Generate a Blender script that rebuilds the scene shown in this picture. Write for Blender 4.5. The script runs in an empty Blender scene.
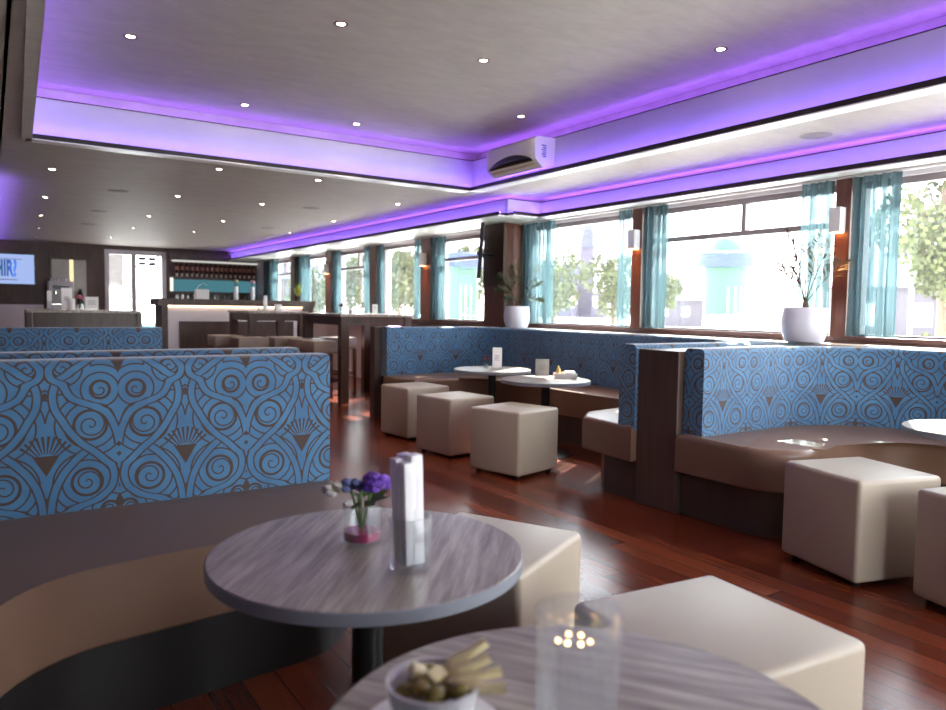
import bpy, bmesh, math, random
from mathutils import Vector, Matrix
PI = math.pi
random.seed(7)
sc = bpy.context.scene
col = sc.collection

# ------------------------------------------------------------------ camera
cam_d = bpy.data.cameras.new('camera'); cam = bpy.data.objects.new('camera', cam_d); col.objects.link(cam)
sc.camera = cam
F_PX, PITCH, ROLL, YAW, EYE = 735.3, .0631806, .0148436, .586218, 1.15
cam_d.sensor_width = 36.0; cam_d.sensor_fit = 'HORIZONTAL'; cam_d.lens = F_PX / 946 * 36
fw = Vector((math.sin(YAW)*math.cos(PITCH), math.cos(YAW)*math.cos(PITCH), -math.sin(PITCH)))
rt = Vector((math.cos(YAW), -math.sin(YAW), 0)); up = rt.cross(fw)
r2 = rt*math.cos(ROLL) + up*math.sin(ROLL); u2 = -rt*math.sin(ROLL) + up*math.cos(ROLL)
m = Matrix(((r2.x, u2.x, -fw.x, 0), (r2.y, u2.y, -fw.y, 0), (r2.z, u2.z, -fw.z, EYE), (0, 0, 0, 1)))
cam.matrix_world = m
cam_d.clip_end = 600; cam_d.clip_start = .05
cam_d.dof.use_dof = True; cam_d.dof.focus_distance = 3.4; cam_d.dof.aperture_fstop = 2.8

# ------------------------------------------------------------------ world, sun, exposure
SKY, SUN = 3.6, 12.0
w = bpy.data.worlds.new('sky'); sc.world = w; w.use_nodes = True
nt = w.node_tree; nt.nodes.clear()
wo = nt.nodes.new('ShaderNodeOutputWorld'); bg = nt.nodes.new('ShaderNodeBackground')
tc = nt.nodes.new('ShaderNodeTexCoord'); sx = nt.nodes.new('ShaderNodeSeparateXYZ'); cr = nt.nodes.new('ShaderNodeValToRGB')
cr.color_ramp.elements[0].position = .0; cr.color_ramp.elements[0].color = (1, .985, .96, 1)
cr.color_ramp.elements[1].position = .6; cr.color_ramp.elements[1].color = (.78, .87, 1, 1)
nt.links.new(tc.outputs['Generated'], sx.inputs[0]); nt.links.new(sx.outputs[2], cr.inputs[0])
nt.links.new(cr.outputs[0], bg.inputs[0]); bg.inputs[1].default_value = SKY
nt.links.new(bg.outputs[0], wo.inputs[0])
sd = bpy.data.lights.new('sun', 'SUN'); sd.energy = SUN; sd.angle = .01; sd.color = (1, .95, .86)
so = bpy.data.objects.new('sun', sd); col.objects.link(so)
so.rotation_euler = Vector((1, .6, .97)).to_track_quat('Z', 'Y').to_euler()
for (cx, cy, wx) in ((5.16, 2.2, 8.0), (5.16, 10.6, 8.4)):        # portals that guide daylight sampling at the window row
    pd = bpy.data.lights.new('window_portal', 'AREA'); pd.shape = 'RECTANGLE'; pd.size = wx; pd.size_y = 1.15
    pd.cycles.is_portal = True
    po = bpy.data.objects.new('window_portal', pd); col.objects.link(po)
    po.matrix_world = Matrix(((0, 0, 1, cx), (1, 0, 0, cy), (0, 1, 0, 1.5), (0, 0, 0, 1)))
pd = bpy.data.lights.new('window_portal', 'AREA'); pd.shape = 'RECTANGLE'; pd.size = 3.2; pd.size_y = 1.75; pd.cycles.is_portal = True
po = bpy.data.objects.new('window_portal', pd); col.objects.link(po)
po.matrix_world = Matrix(((1, 0, 0, 3.25), (0, 0, -1, -1.75), (0, 1, 0, 1.2), (0, 0, 0, 1)))
sc.view_settings.view_transform = 'Standard'; sc.view_settings.look = 'None'
sc.view_settings.exposure = 1.85; sc.view_settings.gamma = 1; sc.view_settings.use_curve_mapping = False
sc.cycles.use_denoising = True
sc.cycles.max_bounces = 10; sc.cycles.diffuse_bounces = 5; sc.cycles.glossy_bounces = 4
sc.cycles.transparent_max_bounces = 16; sc.cycles.transmission_bounces = 8
sc.cycles.caustics_refractive = False; sc.cycles.caustics_reflective = False
sc.cycles.sample_clamp_indirect = 6.0

def G_at(px, py, z):
    d = fw + r2*((px-473)/F_PX) - u2*((py-355)/F_PX); k = (z-EYE)/d.z; return (d.x*k, d.y*k)

# ------------------------------------------------------------------ node expression helper
class E:
    def __init__(s, nt, v): s.nt, s.v = nt, v
    def _m(s, op, *a):
        n = s.nt.nodes.new('ShaderNodeMath'); n.operation = op
        for i, x in enumerate((s,)+a):
            x = x.v if isinstance(x, E) else x
            if isinstance(x, (int, float)): n.inputs[i].default_value = x
            else: s.nt.links.new(x, n.inputs[i])
        return E(s.nt, n.outputs[0])
    def __add__(s, o): return s._m('ADD', o)
    def __radd__(s, o): return s._m('ADD', o)
    def __sub__(s, o): return s._m('SUBTRACT', o)
    def __rsub__(s, o): return (s*-1)+o
    def __mul__(s, o): return s._m('MULTIPLY', o)
    def __truediv__(s, o): return s._m('DIVIDE', o)
    def abs(s): return s._m('ABSOLUTE')
    def fract(s): return s._m('FRACT')
    def sqrt(s): return s._m('SQRT')
    def lt(s, o): return s._m('LESS_THAN', o)
    def gt(s, o): return s._m('GREATER_THAN', o)
    def mn(s, o): return s._m('MINIMUM', o)
    def mx(s, o): return s._m('MAXIMUM', o)
    def atan2(s, o): return s._m('ARCTAN2', o)
    def inv(s): return (s*-1)+1

def base_mat(name, color, rough=.5, metal=0, spec=.5, **kw):
    m = bpy.data.materials.new(name); m.use_nodes = True
    b = m.node_tree.nodes['Principled BSDF']
    b.inputs['Base Color'].default_value = (*color, 1); b.inputs['Roughness'].default_value = rough
    b.inputs['Metallic'].default_value = metal; b.inputs['Specular IOR Level'].default_value = spec
    for k, v in kw.items(): b.inputs[k.replace('_', ' ')].default_value = v
    return m, m.node_tree, b
def coords(nt, kind='Object', scale=(1, 1, 1), rot=(0, 0, 0)):
    t = nt.nodes.new('ShaderNodeTexCoord'); mp = nt.nodes.new('ShaderNodeMapping')
    mp.inputs['Scale'].default_value = scale; mp.inputs['Rotation'].default_value = rot
    nt.links.new(t.outputs[kind], mp.inputs[0]); return mp.outputs[0]
def noise(nt, vec, scale, detail=4, rough=.5):
    n = nt.nodes.new('ShaderNodeTexNoise'); n.inputs['Scale'].default_value = scale
    n.inputs['Detail'].default_value = detail; n.inputs['Roughness'].default_value = rough
    nt.links.new(vec, n.inputs['Vector']); return n.outputs['Fac']
def ramp(nt, fac, stops):
    r = nt.nodes.new('ShaderNodeValToRGB'); el = r.color_ramp.elements
    el[0].position, el[0].color = stops[0][0], (*stops[0][1], 1); el[1].position, el[1].color = stops[-1][0], (*stops[-1][1], 1)
    for p, c in stops[1:-1]:
        e = el.new(p); e.color = (*c, 1)
    nt.links.new(fac, r.inputs[0]); return r.outputs[0]
def bump(nt, b, h, strength, dist=.01):
    n = nt.nodes.new('ShaderNodeBump'); n.inputs['Strength'].default_value = strength; n.inputs['Distance'].default_value = dist
    nt.links.new(h, n.inputs['Height']); nt.links.new(n.outputs[0], b.inputs['Normal'])
def mat(name, color, rough=.5, metal=0, var=.12, nscale=8, bmp=0, bscale=60, stretch=(1, 1, 1), spec=.5, **kw):
    m, nt, b = base_mat(name, color, rough, metal, spec, **kw)
    v = coords(nt, 'Object', stretch); f = noise(nt, v, nscale)
    nt.links.new(ramp(nt, f, [(.25, tuple(c*(1-var) for c in color)), (.75, tuple(min(1, c*(1+var)) for c in color))]), b.inputs['Base Color'])
    if bmp: bump(nt, b, noise(nt, v, bscale, 3), bmp, .004)
    return m
def emit(name, color, strength):
    m = bpy.data.materials.new(name); m.use_nodes = True; nt = m.node_tree; nt.nodes.clear()
    o = nt.nodes.new('ShaderNodeOutputMaterial'); e = nt.nodes.new('ShaderNodeEmission')
    e.inputs[0].default_value = (*color, 1); e.inputs[1].default_value = strength
    nt.links.new(e.outputs[0], o.inputs[0]); return m
def glass(name, tint=(1, 1, 1), gloss=.08, veil=0.0):
    m = bpy.data.materials.new(name); m.use_nodes = True; nt = m.node_tree; nt.nodes.clear()
    o = nt.nodes.new('ShaderNodeOutputMaterial'); t = nt.nodes.new('ShaderNodeBsdfTransparent'); g = nt.nodes.new('ShaderNodeBsdfGlossy')
    t.inputs[0].default_value = (*tint, 1); g.inputs['Roughness'].default_value = .03
    fr = nt.nodes.new('ShaderNodeLayerWeight'); fr.inputs[0].default_value = .35
    k = E(nt, fr.outputs['Facing'])*.5 + gloss
    mx = nt.nodes.new('ShaderNodeMixShader'); nt.links.new(k.v, mx.inputs[0]); nt.links.new(t.outputs[0], mx.inputs[1]); nt.links.new(g.outputs[0], mx.inputs[2])
    last = mx.outputs[0]
    if veil:
        tr = nt.nodes.new('ShaderNodeBsdfTranslucent'); tr.inputs[0].default_value = (.95, .97, 1, 1)
        m2 = nt.nodes.new('ShaderNodeMixShader'); m2.inputs[0].default_value = veil
        nt.links.new(last, m2.inputs[1]); nt.links.new(tr.outputs[0], m2.inputs[2]); last = m2.outputs[0]
    nt.links.new(last, o.inputs[0]); return m
def wood(name, c0, c1, rough=.4, grain=(1, 14, 14), scale=3, spec=.5, bmp=.05):
    m, nt, b = base_mat(name, c0, rough, 0, spec)
    v = coords(nt, 'Object', grain); f = noise(nt, v, scale, 6, .6)
    nt.links.new(ramp(nt, f, [(.3, c0), (.7, c1)]), b.inputs['Base Color'])
    bump(nt, b, f, bmp, .003); return m

M = {}
M['dark_wood'] = wood('dark_wood_veneer', (.035, .017, .012), (.075, .036, .025), .38, (9, 9, 1), 3)
M['wall_wood'] = wood('brown_wall_veneer', (.05, .022, .015), (.09, .042, .03), .45, (5, 5, 1), 2)
M['post_wood'] = wood('red_brown_post', (.10, .036, .022), (.17, .065, .042), .4, (9, 9, 1), 3)
M['frame_wood'] = wood('sill_frame_wood', (.07, .025, .02), (.12, .05, .04), .3, (9, 1, 9), 3)
M['plinth'] = mat('plinth_laminate', (.012, .009, .009), .45, var=.2, nscale=5)
M['plinth_wood'] = wood('plinth_wood', (.065, .045, .038), (.09, .062, .052), .4, (3, 3, 1), 3)
M['panel_wood'] = wood('booth_panel_wood', (.065, .040, .031), (.105, .066, .051), .45, (10, 10, 1), 3)
M['taupe'] = mat('taupe_leather', (.21, .120, .080), .36, var=.05, nscale=4, bmp=.12, bscale=420)
M['cream'] = mat('stone_leather', (.47, .395, .305), .42, var=.04, nscale=3, bmp=.12, bscale=420)
M['stitch'] = mat('seam_piping', (.30, .26, .21), .5)
M['black'] = mat('black_metal', (.012, .012, .013), .35, .3, var=.1)
M['black_plastic'] = mat('black_plastic', (.01, .01, .012), .3)
M['chrome'] = mat('chrome', (.75, .75, .76), .15, 1, var=.03)
M['white'] = mat('white_lacquer', (.78, .77, .78), .35, var=.03)
M['fascia'] = mat('fascia_paint', (.58, .55, .60), .5, var=.02)
M['ivory'] = mat('white_ledge', (.80, .78, .74), .3, var=.04)
M['pot'] = mat('white_ceramic_pot', (.74, .72, .80), .3, var=.03)
M['paper'] = mat('white_paper', (.93, .93, .95), .8, var=.03)
M['lilacwall'] = mat('painted_white_wall', (.68, .64, .68), .6, var=.04)
M['trimdark'] = mat('dark_plum_profile', (.018, .006, .01), .4)
M['upvc'] = mat('grey_white_frame', (.50, .47, .50), .4, var=.05)
M['winframe'] = mat('brown_grey_window_frame', (.25, .21, .215), .4, var=.1)
M['led_purple'] = emit('purple_led', (.32, .12, 1.0), 8)
M['led_purple_dim'] = emit('purple_led_lip', (.25, .12, 1.0), 13)
M['led_warm'] = emit('warm_led', (1, .72, .42), 1.8)
M['lamp'] = emit('warm_lamp', (1, .85, .68), 22)
M['lamp_orange'] = emit('orange_lamp', (1, .42, .13), 8)
M['glass'] = glass('window_glass', (.97, .99, .985), 0.01, .005)
M['cleanglass'] = glass('clear_glass', (.96, .97, .98), .07)
M['ribglass'] = glass('ribbed_tumbler_glass', (.95, .955, .97), .015, .06)
M['soil'] = mat('potting_soil', (.05, .03, .02), .9)
M['bark'] = mat('bark', (.12, .08, .05), .9, bmp=.3)
M['green'] = mat('leaf_green', (.07, .13, .03), .6, var=.4, nscale=5)
M['palm'] = mat('dry_palm_green', (.055, .065, .022), .6, var=.5, nscale=9)
M['palmbrown'] = mat('reddish_dry_leaf', (.10, .035, .025), .7, var=.4)
M['treeleaf'] = mat('tree_foliage', (.060, .070, .016), .7, var=.45, nscale=1.5)
M['brownbottle'] = mat('dark_bottle_glass', (.05, .02, .012), .15)
M['label'] = mat('bottle_label', (.62, .50, .42), .6)
M['stone'] = mat('church_stone', (.06, .05, .075), .9, var=.15, nscale=.6)
M['slate'] = mat('slate_roof', (.045, .045, .09), .7, var=.15, nscale=.6)
M['kgreen'] = mat('mint_green_paint', (.022, .082, .048), .5, var=.06)
M['kblue'] = mat('blue_paint', (.014, .032, .15), .5, var=.06)
M['render'] = mat('building_render', (.07, .058, .07), .9, var=.1, nscale=.7)
M['asphalt'] = mat('pale_paving', (.72, .71, .68), .9, var=.1, nscale=.5)
M['lawn'] = mat('lawn', (.16, .22, .08), .9, var=.3, nscale=1)

# floor: glossy red-brown planks running along Y
m, nt, b = base_mat('red_brown_plank_floor', (.2, .05, .025), .24)
v = coords(nt); sp = nt.nodes.new('ShaderNodeSeparateXYZ'); nt.links.new(v, sp.inputs[0])
X, Y = E(nt, sp.outputs[0]), E(nt, sp.outputs[1])
PW = .105
row = (X/PW)._m('FLOOR'); off = ((row*12.9898)._m('SINE')*43758.5453).fract()
yl = (Y + off*2.3)/1.9; brd = yl._m('FLOOR')
idn = ((row*7.13 + brd*3.71)._m('SINE')*4375.85).fract()
gap = ((X/PW).fract()-.5).abs().gt(.485).mx((yl.fract()-.5).abs().gt(.4988))
gr = noise(nt, coords(nt, 'Object', (26, 1.6, 1)), 2.2, 6, .6)
mixv = idn*.62 + E(nt, gr)*.5
c = ramp(nt, mixv.v, [(.12, (.06, .010, .004)), (.5, (.13, .022, .008)), (.95, (.24, .055, .02))])
mx = nt.nodes.new('ShaderNodeMix'); mx.data_type = 'RGBA'; nt.links.new(gap.v, mx.inputs[0]); nt.links.new(c, mx.inputs[6]); mx.inputs[7].default_value = (.012, .004, .003, 1)
nt.links.new(mx.outputs[2], b.inputs['Base Color'])
bump(nt, b, (gap*-1 + E(nt, gr)*.04).v, .25, .002)
nt.links.new((E(nt, gr)*.07+.22).v, b.inputs['Roughness']); M['floor'] = m

# ceiling: brushed grey-beige plaster, satin
m, nt, b = base_mat('brushed_ceiling_plaster', (.40, .355, .325), .6, 0, .18)
v = coords(nt, 'Object', (1, 2.4, 1), (0, 0, .5)); n1 = noise(nt, v, 5, 5, .6); n2 = noise(nt, coords(nt, 'Object', (14, 60, 1), (0, 0, .5)), 1.5, 5, .6)
nt.links.new(ramp(nt, n1, [(.3, (.37, .33, .305)), (.7, (.43, .385, .355))]), b.inputs['Base Color'])
bump(nt, b, E(nt, n2).v, .3, .006); M['ceil'] = m

# table top: grey-brown streaked laminate
m, nt, b = base_mat('driftwood_laminate', (.3, .26, .24), .3)
v = coords(nt, 'Object', (30, 2.2, 1)); f = noise(nt, v, 1.6, 6, .65)
nt.links.new(ramp(nt, f, [(.3, (.16, .125, .10)), (.48, (.30, .255, .22)), (.68, (.50, .45, .40))]), b.inputs['Base Color']); M['tabletop'] = m
M['tableedge'] = mat('grey_table_edge', (.25, .27, .31), .4, var=.05)

# curtain: sheer teal voile
m = bpy.data.materials.new('sheer_teal_voile'); m.use_nodes = True; nt = m.node_tree; nt.nodes.clear()
o = nt.nodes.new('ShaderNodeOutputMaterial'); tr = nt.nodes.new('ShaderNodeBsdfTranslucent'); df = nt.nodes.new('ShaderNodeBsdfDiffuse'); tp = nt.nodes.new('ShaderNodeBsdfTransparent')
nn = noise(nt, coords(nt, 'Object', (40, 40, 1)), 2, 3)
cc = ramp(nt, nn, [(.3, (.13, .195, .22)), (.7, (.20, .28, .305))])
nt.links.new(cc, tr.inputs[0]); nt.links.new(cc, df.inputs[0]); tp.inputs[0].default_value = (.72, .82, .84, 1)
a1 = nt.nodes.new('ShaderNodeMixShader'); a1.inputs[0].default_value = .5; nt.links.new(tr.outputs[0], a1.inputs[1]); nt.links.new(df.outputs[0], a1.inputs[2])
a2 = nt.nodes.new('ShaderNodeMixShader'); wv_ = noise(nt, coords(nt, 'Object', (0, 22, .3)), 1, 2); nt.links.new((E(nt, wv_)*2.0-.58).mx(.12).mn(.8).v, a2.inputs[0]); nt.links.new(a1.outputs[0], a2.inputs[1]); nt.links.new(tp.outputs[0], a2.inputs[2])
nt.links.new(a2.outputs[0], o.inputs[0]); M['curtain'] = m

# damask: blue velvet scrolls drawn on brown ground, from UV (metres: u along the back, v above the seat)
def damask():
    m, nt, b = base_mat('blue_scroll_damask', (.06, .2, .4), .7)
    b.inputs['Sheen Weight'].default_value = .4
    uv = nt.nodes.new('ShaderNodeUVMap'); uv.uv_map = 'UVMap'; sp = nt.nodes.new('ShaderNodeSeparateXYZ'); nt.links.new(uv.outputs[0], sp.inputs[0])
    u, h = E(nt, sp.outputs[0]), E(nt, sp.outputs[1])
    P = .43
    dx = ((u/P+.5).fract()-.5).abs()*P
    def curve(pts, x):
        n = nt.nodes.new('ShaderNodeFloatCurve'); c = n.mapping.curves[0]
        nt.links.new((x/.6+.1).v, n.inputs['Value'])
        ps = [((a/.6)+.1, b_/.3) for a, b_ in sorted(pts)]
        c.points[0].location = ps[0]; c.points[1].location = ps[-1]
        for p in ps[1:-1]: c.points.new(*p)
        n.mapping.update(); return E(nt, n.outputs[0])*.3
    def band(pts, lo=None, hi=None, wd=.0125):
        f = curve(pts, h); g = curve(pts, h+.006); s = (g-f)/.006
        d = (dx-f).abs()/((s*s+1).sqrt())
        ins = d.lt(wd); edge = ((d-wd).abs()).lt(.0027)
        if lo is not None: ins = ins*h.gt(lo); edge = edge*h.gt(lo)
        if hi is not None: ins = ins*h.lt(hi); edge = edge*h.lt(hi)
        return ins, edge
    b1 = band([(-.06, .004), (-.03, .02), (.01, .085), (.05, .17), (.09, .197), (.13, .197), (.165, .17), (.19, .145), (.24, .09), (.30, .05), (.37, .022), (.42, .03), (.46, .07), (.50, .12), (.54, .16)])
    b2 = band([(.2, .215), (.235, .213), (.29, .197), (.32, .18), (.345, .145), (.365, .1), (.385, .07), (.42, .05), (.46, .012), (.5, .03), (.54, .05)], lo=.215)
    b3 = band([(-.05, .008), (0, .011), (.06, .02), (.117, .043), (.16, .075), (.21, .13), (.25, .18)], hi=.205)
    def spiral(cx, cy, R, s, sg):
        x, y = dx-cx, h-cy; r = (x*x+y*y).sqrt(); th = y.atan2(x)
        t = (r/s + th*(sg/(2*PI))).fract()
        ln = ((t-.5).abs()*s).lt(.0026)*r.lt(R)
        ring = (r-R).abs().lt(.0026)
        return r, ln.mx(ring), r.lt(R), r-R
    S = [spiral(.118, .095, .043, .0265, 1), spiral(.130, .285, .047, .0275, -1), spiral(.160, .402, .027, .0235, 1), spiral(.185, -.005, .024, .02, -1), spiral(.05, .475, .028, .02, 1)]
    inside = S[0][2]; lines = S[0][1]*S[0][2].mx(S[0][1]); dist = S[0][3]
    for s_ in S[1:]:
        inside = inside.mx(s_[2]); lines = lines.mx(s_[1]); dist = dist.mn(s_[3])
    fill = (((dist/.0265+.35).fract()-.5).abs()*.0265).lt(.0027)*inside.inv()
    # pine cone motif and its fan on the column axis
    cone = (dx.lt((h-.125)*.58))*h.gt(.125)*h.lt(.192).mx(0)
    ry = h-.165; rr = (dx*dx+ry*ry).sqrt(); an = dx.atan2(ry)
    fan = (((an*5.1).fract()-.5).abs().lt(.24))*rr.gt(.034)*rr.lt(.092)*an.lt(1.0)
    zone = (dx.lt((h-.11)*.72))*(dx*1.9).lt((.30-h).mx(0)*1.0+.0)
    zone = zone.mx(cone)
    dia = ((dx*1.0+(h-.385).abs()*.7).lt(.011)).mx(((dx-.215).abs()+(h-.215).abs()).lt(.010)).mx(((dx-.215).abs()*2+(h-.02).abs()).lt(.028)).mx(((dx-.215).abs()*2.2).lt((h-.455).mx(0)))
    cone = cone.mx(fan)
    brown = lines.mx(fill)
    brown = brown*zone.inv() + zone*cone
    brown = brown.mn(1)
    for ins, ed in (b3, b1, b2):
        brown = brown*ins.inv()
        brown = brown.mx(ed)
    brown = brown*(cone.inv()) + cone
    brown = brown.mx(dia).mn(1)
    wv = noise(nt, coords(nt, 'UV', (900, 500, 1)), 1, 2); pt = noise(nt, coords(nt, 'UV', (3, 3, 1)), 3, 3)
    blue = ramp(nt, (E(nt, wv)*.5+E(nt, pt)*.5).v, [(.3, (.034, .115, .245)), (.7, (.074, .235, .42))])
    mx = nt.nodes.new('ShaderNodeMix'); mx.data_type = 'RGBA'
    nt.links.new(brown.v, mx.inputs[0]); nt.links.new(blue, mx.inputs[6]); mx.inputs[7].default_value = (.060, .033, .024, 1)
    nt.links.new(mx.outputs[2], b.inputs['Base Color'])
    bump(nt, b, (brown*-1+E(nt, wv)*.3).v, .35, .003)
    return m
M['damask'] = damask()

# ------------------------------------------------------------------ mesh helpers
class MB:
    def __init__(s): s.bm = bmesh.new(); s.uv = None
    def _bev(s, geom, bevel, seg):
        if bevel:
            es = list({e for v_ in geom for e in v_.link_edges})
            bmesh.ops.bevel(s.bm, geom=es, offset=bevel, segments=seg, affect='EDGES', profile=.5)
    def box(s, x0, x1, y0, y1, z0, z1, bevel=0, seg=2, mt=None):
        T = Matrix.Translation(((x0+x1)/2, (y0+y1)/2, (z0+z1)/2)) @ Matrix.Diagonal((abs(x1-x0), abs(y1-y0), abs(z1-z0), 1))
        if mt is not None: T = mt @ T
        r = bmesh.ops.create_cube(s.bm, size=1, matrix=T); s._bev(r['verts'], bevel, seg); return s
    def lathe(s, prof, n=32, c=(0, 0), cap=True, mt=None):
        rings = []
        for r, z in prof:
            ring = []
            for i in range(n):
                a = 2*PI*i/n; p = Vector((c[0]+r*math.cos(a), c[1]+r*math.sin(a), z))
                ring.append(s.bm.verts.new(mt @ p if mt is not None else p))
            rings.append(ring)
        for A, B in zip(rings, rings[1:]):
            for i in range(n): s.bm.faces.new((A[i], A[(i+1) % n], B[(i+1) % n], B[i]))
        if cap:
            s.bm.faces.new(list(reversed(rings[0]))); s.bm.faces.new(rings[-1])
        return s
    def cyl(s, r, z0, z1, c=(0, 0), n=24, mt=None): return s.lathe([(r, z0), (r, z1)], n, c, True, mt)
    def tube(s, pts, r, n=8):
        pts = [Vector(p) for p in pts]; rings = []
        for i, p in enumerate(pts):
            d = (pts[min(i+1, len(pts)-1)]-pts[max(i-1, 0)]).normalized()
            a = d.orthogonal().normalized() if i == 0 else (prev - d*prev.dot(d)).normalized()
            prev = a; bb = d.cross(a); rr = r[i] if isinstance(r, (list, tuple)) else r
            rings.append([s.bm.verts.new(p + (a*math.cos(2*PI*k/n)+bb*math.sin(2*PI*k/n))*rr) for k in range(n)])
        for A, B in zip(rings, rings[1:]):
            for i in range(n): s.bm.faces.new((A[i], A[(i+1) % n], B[(i+1) % n], B[i]))
        s.bm.faces.new(list(reversed(rings[0]))); s.bm.faces.new(rings[-1]); return s
    def prism(s, poly, z0, z1, bev_top=0, seg=4, bev_bot=0):
        b = [s.bm.verts.new((x, y, z0)) for x, y in poly]; t = [s.bm.verts.new((x, y, z1)) for x, y in poly]
        n = len(poly); s.bm.faces.new(list(reversed(b))); s.bm.faces.new(t)
        for i in range(n): s.bm.faces.new((b[i], b[(i+1) % n], t[(i+1) % n], t[i]))
        for vs, bv in ((t, bev_top), (b, bev_bot)):
            if bv:
                vset = set(vs); es = list({e for v_ in vs for e in v_.link_edges if e.other_vert(v_) in vset})
                bmesh.ops.bevel(s.bm, geom=es, offset=bv, segments=seg, affect='EDGES', profile=.5)
        return s
    def ico(s, r, c, sub=2, sc_=(1, 1, 1)):
        bmesh.ops.create_icosphere(s.bm, subdivisions=sub, radius=r, matrix=Matrix.Translation(c) @ Matrix.Diagonal((*sc_, 1))); return s
    def quad(s, a, b, c, d): s.bm.faces.new([s.bm.verts.new(p) for p in (a, b, c, d)]); return s
    def build(s, name, mt, parent=None, smooth=True, angle=.6, loc=None):
        bmesh.ops.recalc_face_normals(s.bm, faces=s.bm.faces)
        me = bpy.data.meshes.new(name); s.bm.to_mesh(me); s.bm.free()
        if smooth:
            for p in me.polygons: p.use_smooth = True
            me.set_sharp_from_angle(angle=angle)
        me.materials.append(mt)
        o = bpy.data.objects.new(name, me); col.objects.link(o)
        if parent: o.parent = parent
        if loc: o.location = loc
        return o
def leafmesh(s, base, tip, width, side):
    mid = base.lerp(tip, .5); sd = side*width*.5
    s.bm.faces.new([s.bm.verts.new(p) for p in (base, mid+sd, tip, mid-sd)])

def tag(o, label=None, cat=None, group=None, kind=None):
    if label: o['label'] = label
    if cat: o['category'] = cat
    if group: o['group'] = group
    if kind: o['kind'] = kind
    return o
def empty(name, loc=(0, 0, 0), rz=0, label=None, cat=None, group=None):
    o = bpy.data.objects.new(name, None); col.objects.link(o); o.location = loc; o.rotation_euler = (0, 0, rz); o.empty_display_size = .1
    return tag(o, label, cat, group)
def struct(o): o['kind'] = 'structure'; return o
def dup(root, loc=None, rz=None, label=None, group=None):
    r = root.copy(); col.objects.link(r)
    if loc is not None: r.location = loc
    if rz is not None: r.rotation_euler = (0, 0, rz)
    if label: r['label'] = label
    if group: r['group'] = group
    for ch in list(root.children):
        c = ch.copy(); col.objects.link(c); c.parent = r
        for g in list(ch.children):
            d = g.copy(); col.objects.link(d); d.parent = c
    return r

# ------------------------------------------------------------------ room shell
ZC, XW = 2.30, 5.05
XL, YN, YB = -.75, -1.7, 16.35
struct(MB().box(XL-.1, XW+.2, YN-.1, YB+.1, -.12, 0).build('floor', M['floor'], smooth=False))
TX0, TXN, TX1, TY0, TY1 = .262, .045, 4.01, -1.0, 6.09      # raised tray
G_ = .13
c = MB()
c.prism([(XL, YN), (TXN, YN), (TXN, TY0), (TX0, TY1), (TX0, YB), (XL, YB)], ZC, 2.32).box(TX1, XW+.1, YN, YB, ZC, 2.32).box(TX0, TX1, TY1, YB, ZC, 2.32).box(TXN, TX1, YN, TY0, ZC, 2.32)
c.box(TXN-G_-.05, TX1+G_+.05, TY0-G_-.05, TY1+G_+.05, 2.685, 2.74)
c.box(TXN-G_-.05, TXN-G_, TY0-G_, TY1+G_, 2.32, 2.685).box(TX1+G_, TX1+G_+.05, TY0-G_, TY1+G_, 2.32, 2.685)
c.box(TXN-G_, TX1+G_, TY0-G_-.05, TY0-G_, 2.32, 2.685).box(TXN-G_, TX1+G_, TY1+G_, TY1+G_+.05, 2.32, 2.685)
struct(c.build('ceiling', M['ceil'], smooth=False))

trim_n = [0]
def tname():
    trim_n[0] += 1; return 'trim_%d' % trim_n[0]
def cove(p0, p1, nrm, z0, z1, gap=.045, led_top=True, led_lip=True, lip=.094):
    """fascia from p0 to p1; nrm points into the open side; dark profile at its foot, led strips on the foot lip and behind the top"""
    p0, p1, n = Vector((*p0, 0)), Vector((*p1, 0)), Vector((*nrm, 0))
    L = (p1-p0).length; d = (p1-p0).normalized()
    T = Matrix(((d.x, n.x, 0, p0.x), (d.y, n.y, 0, p0.y), (0, 0, 1, 0), (0, 0, 0, 1)))
    f = struct(MB().box(0, L, -.018, 0, z0, z1, mt=T).build(tname(), M['fascia'], smooth=False))
    MB().box(0, L, -.022, .004, z1-.001, z1+.005, mt=T).build('top_lip', M['trimdark'], f, smooth=False)
    MB().box(-.001, L+.001, -.02, lip, z0-.022, z0, mt=T).box(-.001, L+.001, lip-.004, lip, z0, z0+.012, mt=T).build('dark_profile', M['trimdark'], f, smooth=False)
    MB().box(0, L, -.02, lip+.006, z0-.030, z0-.022, mt=T).build('light_edge', M['white'] if lip > .05 else M['ceil'], f, smooth=False)
    if led_lip: MB().box(.01, L-.01, lip-.024, lip-.012, z0+.001, z0+.007, mt=T).build('led_strip', M['led_purple_dim'], f, smooth=False)
    if led_top: MB().box(.01, L-.01, -.045, -.030, z1-.012, z1, mt=T).build('led_strip', M['led_purple'], f, smooth=False)
    return f
zf = 2.585
cove((TX1, TY0), (TX1, TY1), (-1, 0), ZC+.0, zf)
cove((TX0, TY1), (TX1, TY1), (0, -1), ZC+.0, zf)
cove((TXN, TY0), (TX0, TY1), (.99955, -.03), ZC+.0, zf, lip=.035)
cove((TXN, TY0), (TX1, TY0), (0, 1), ZC+.0, zf)
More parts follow.
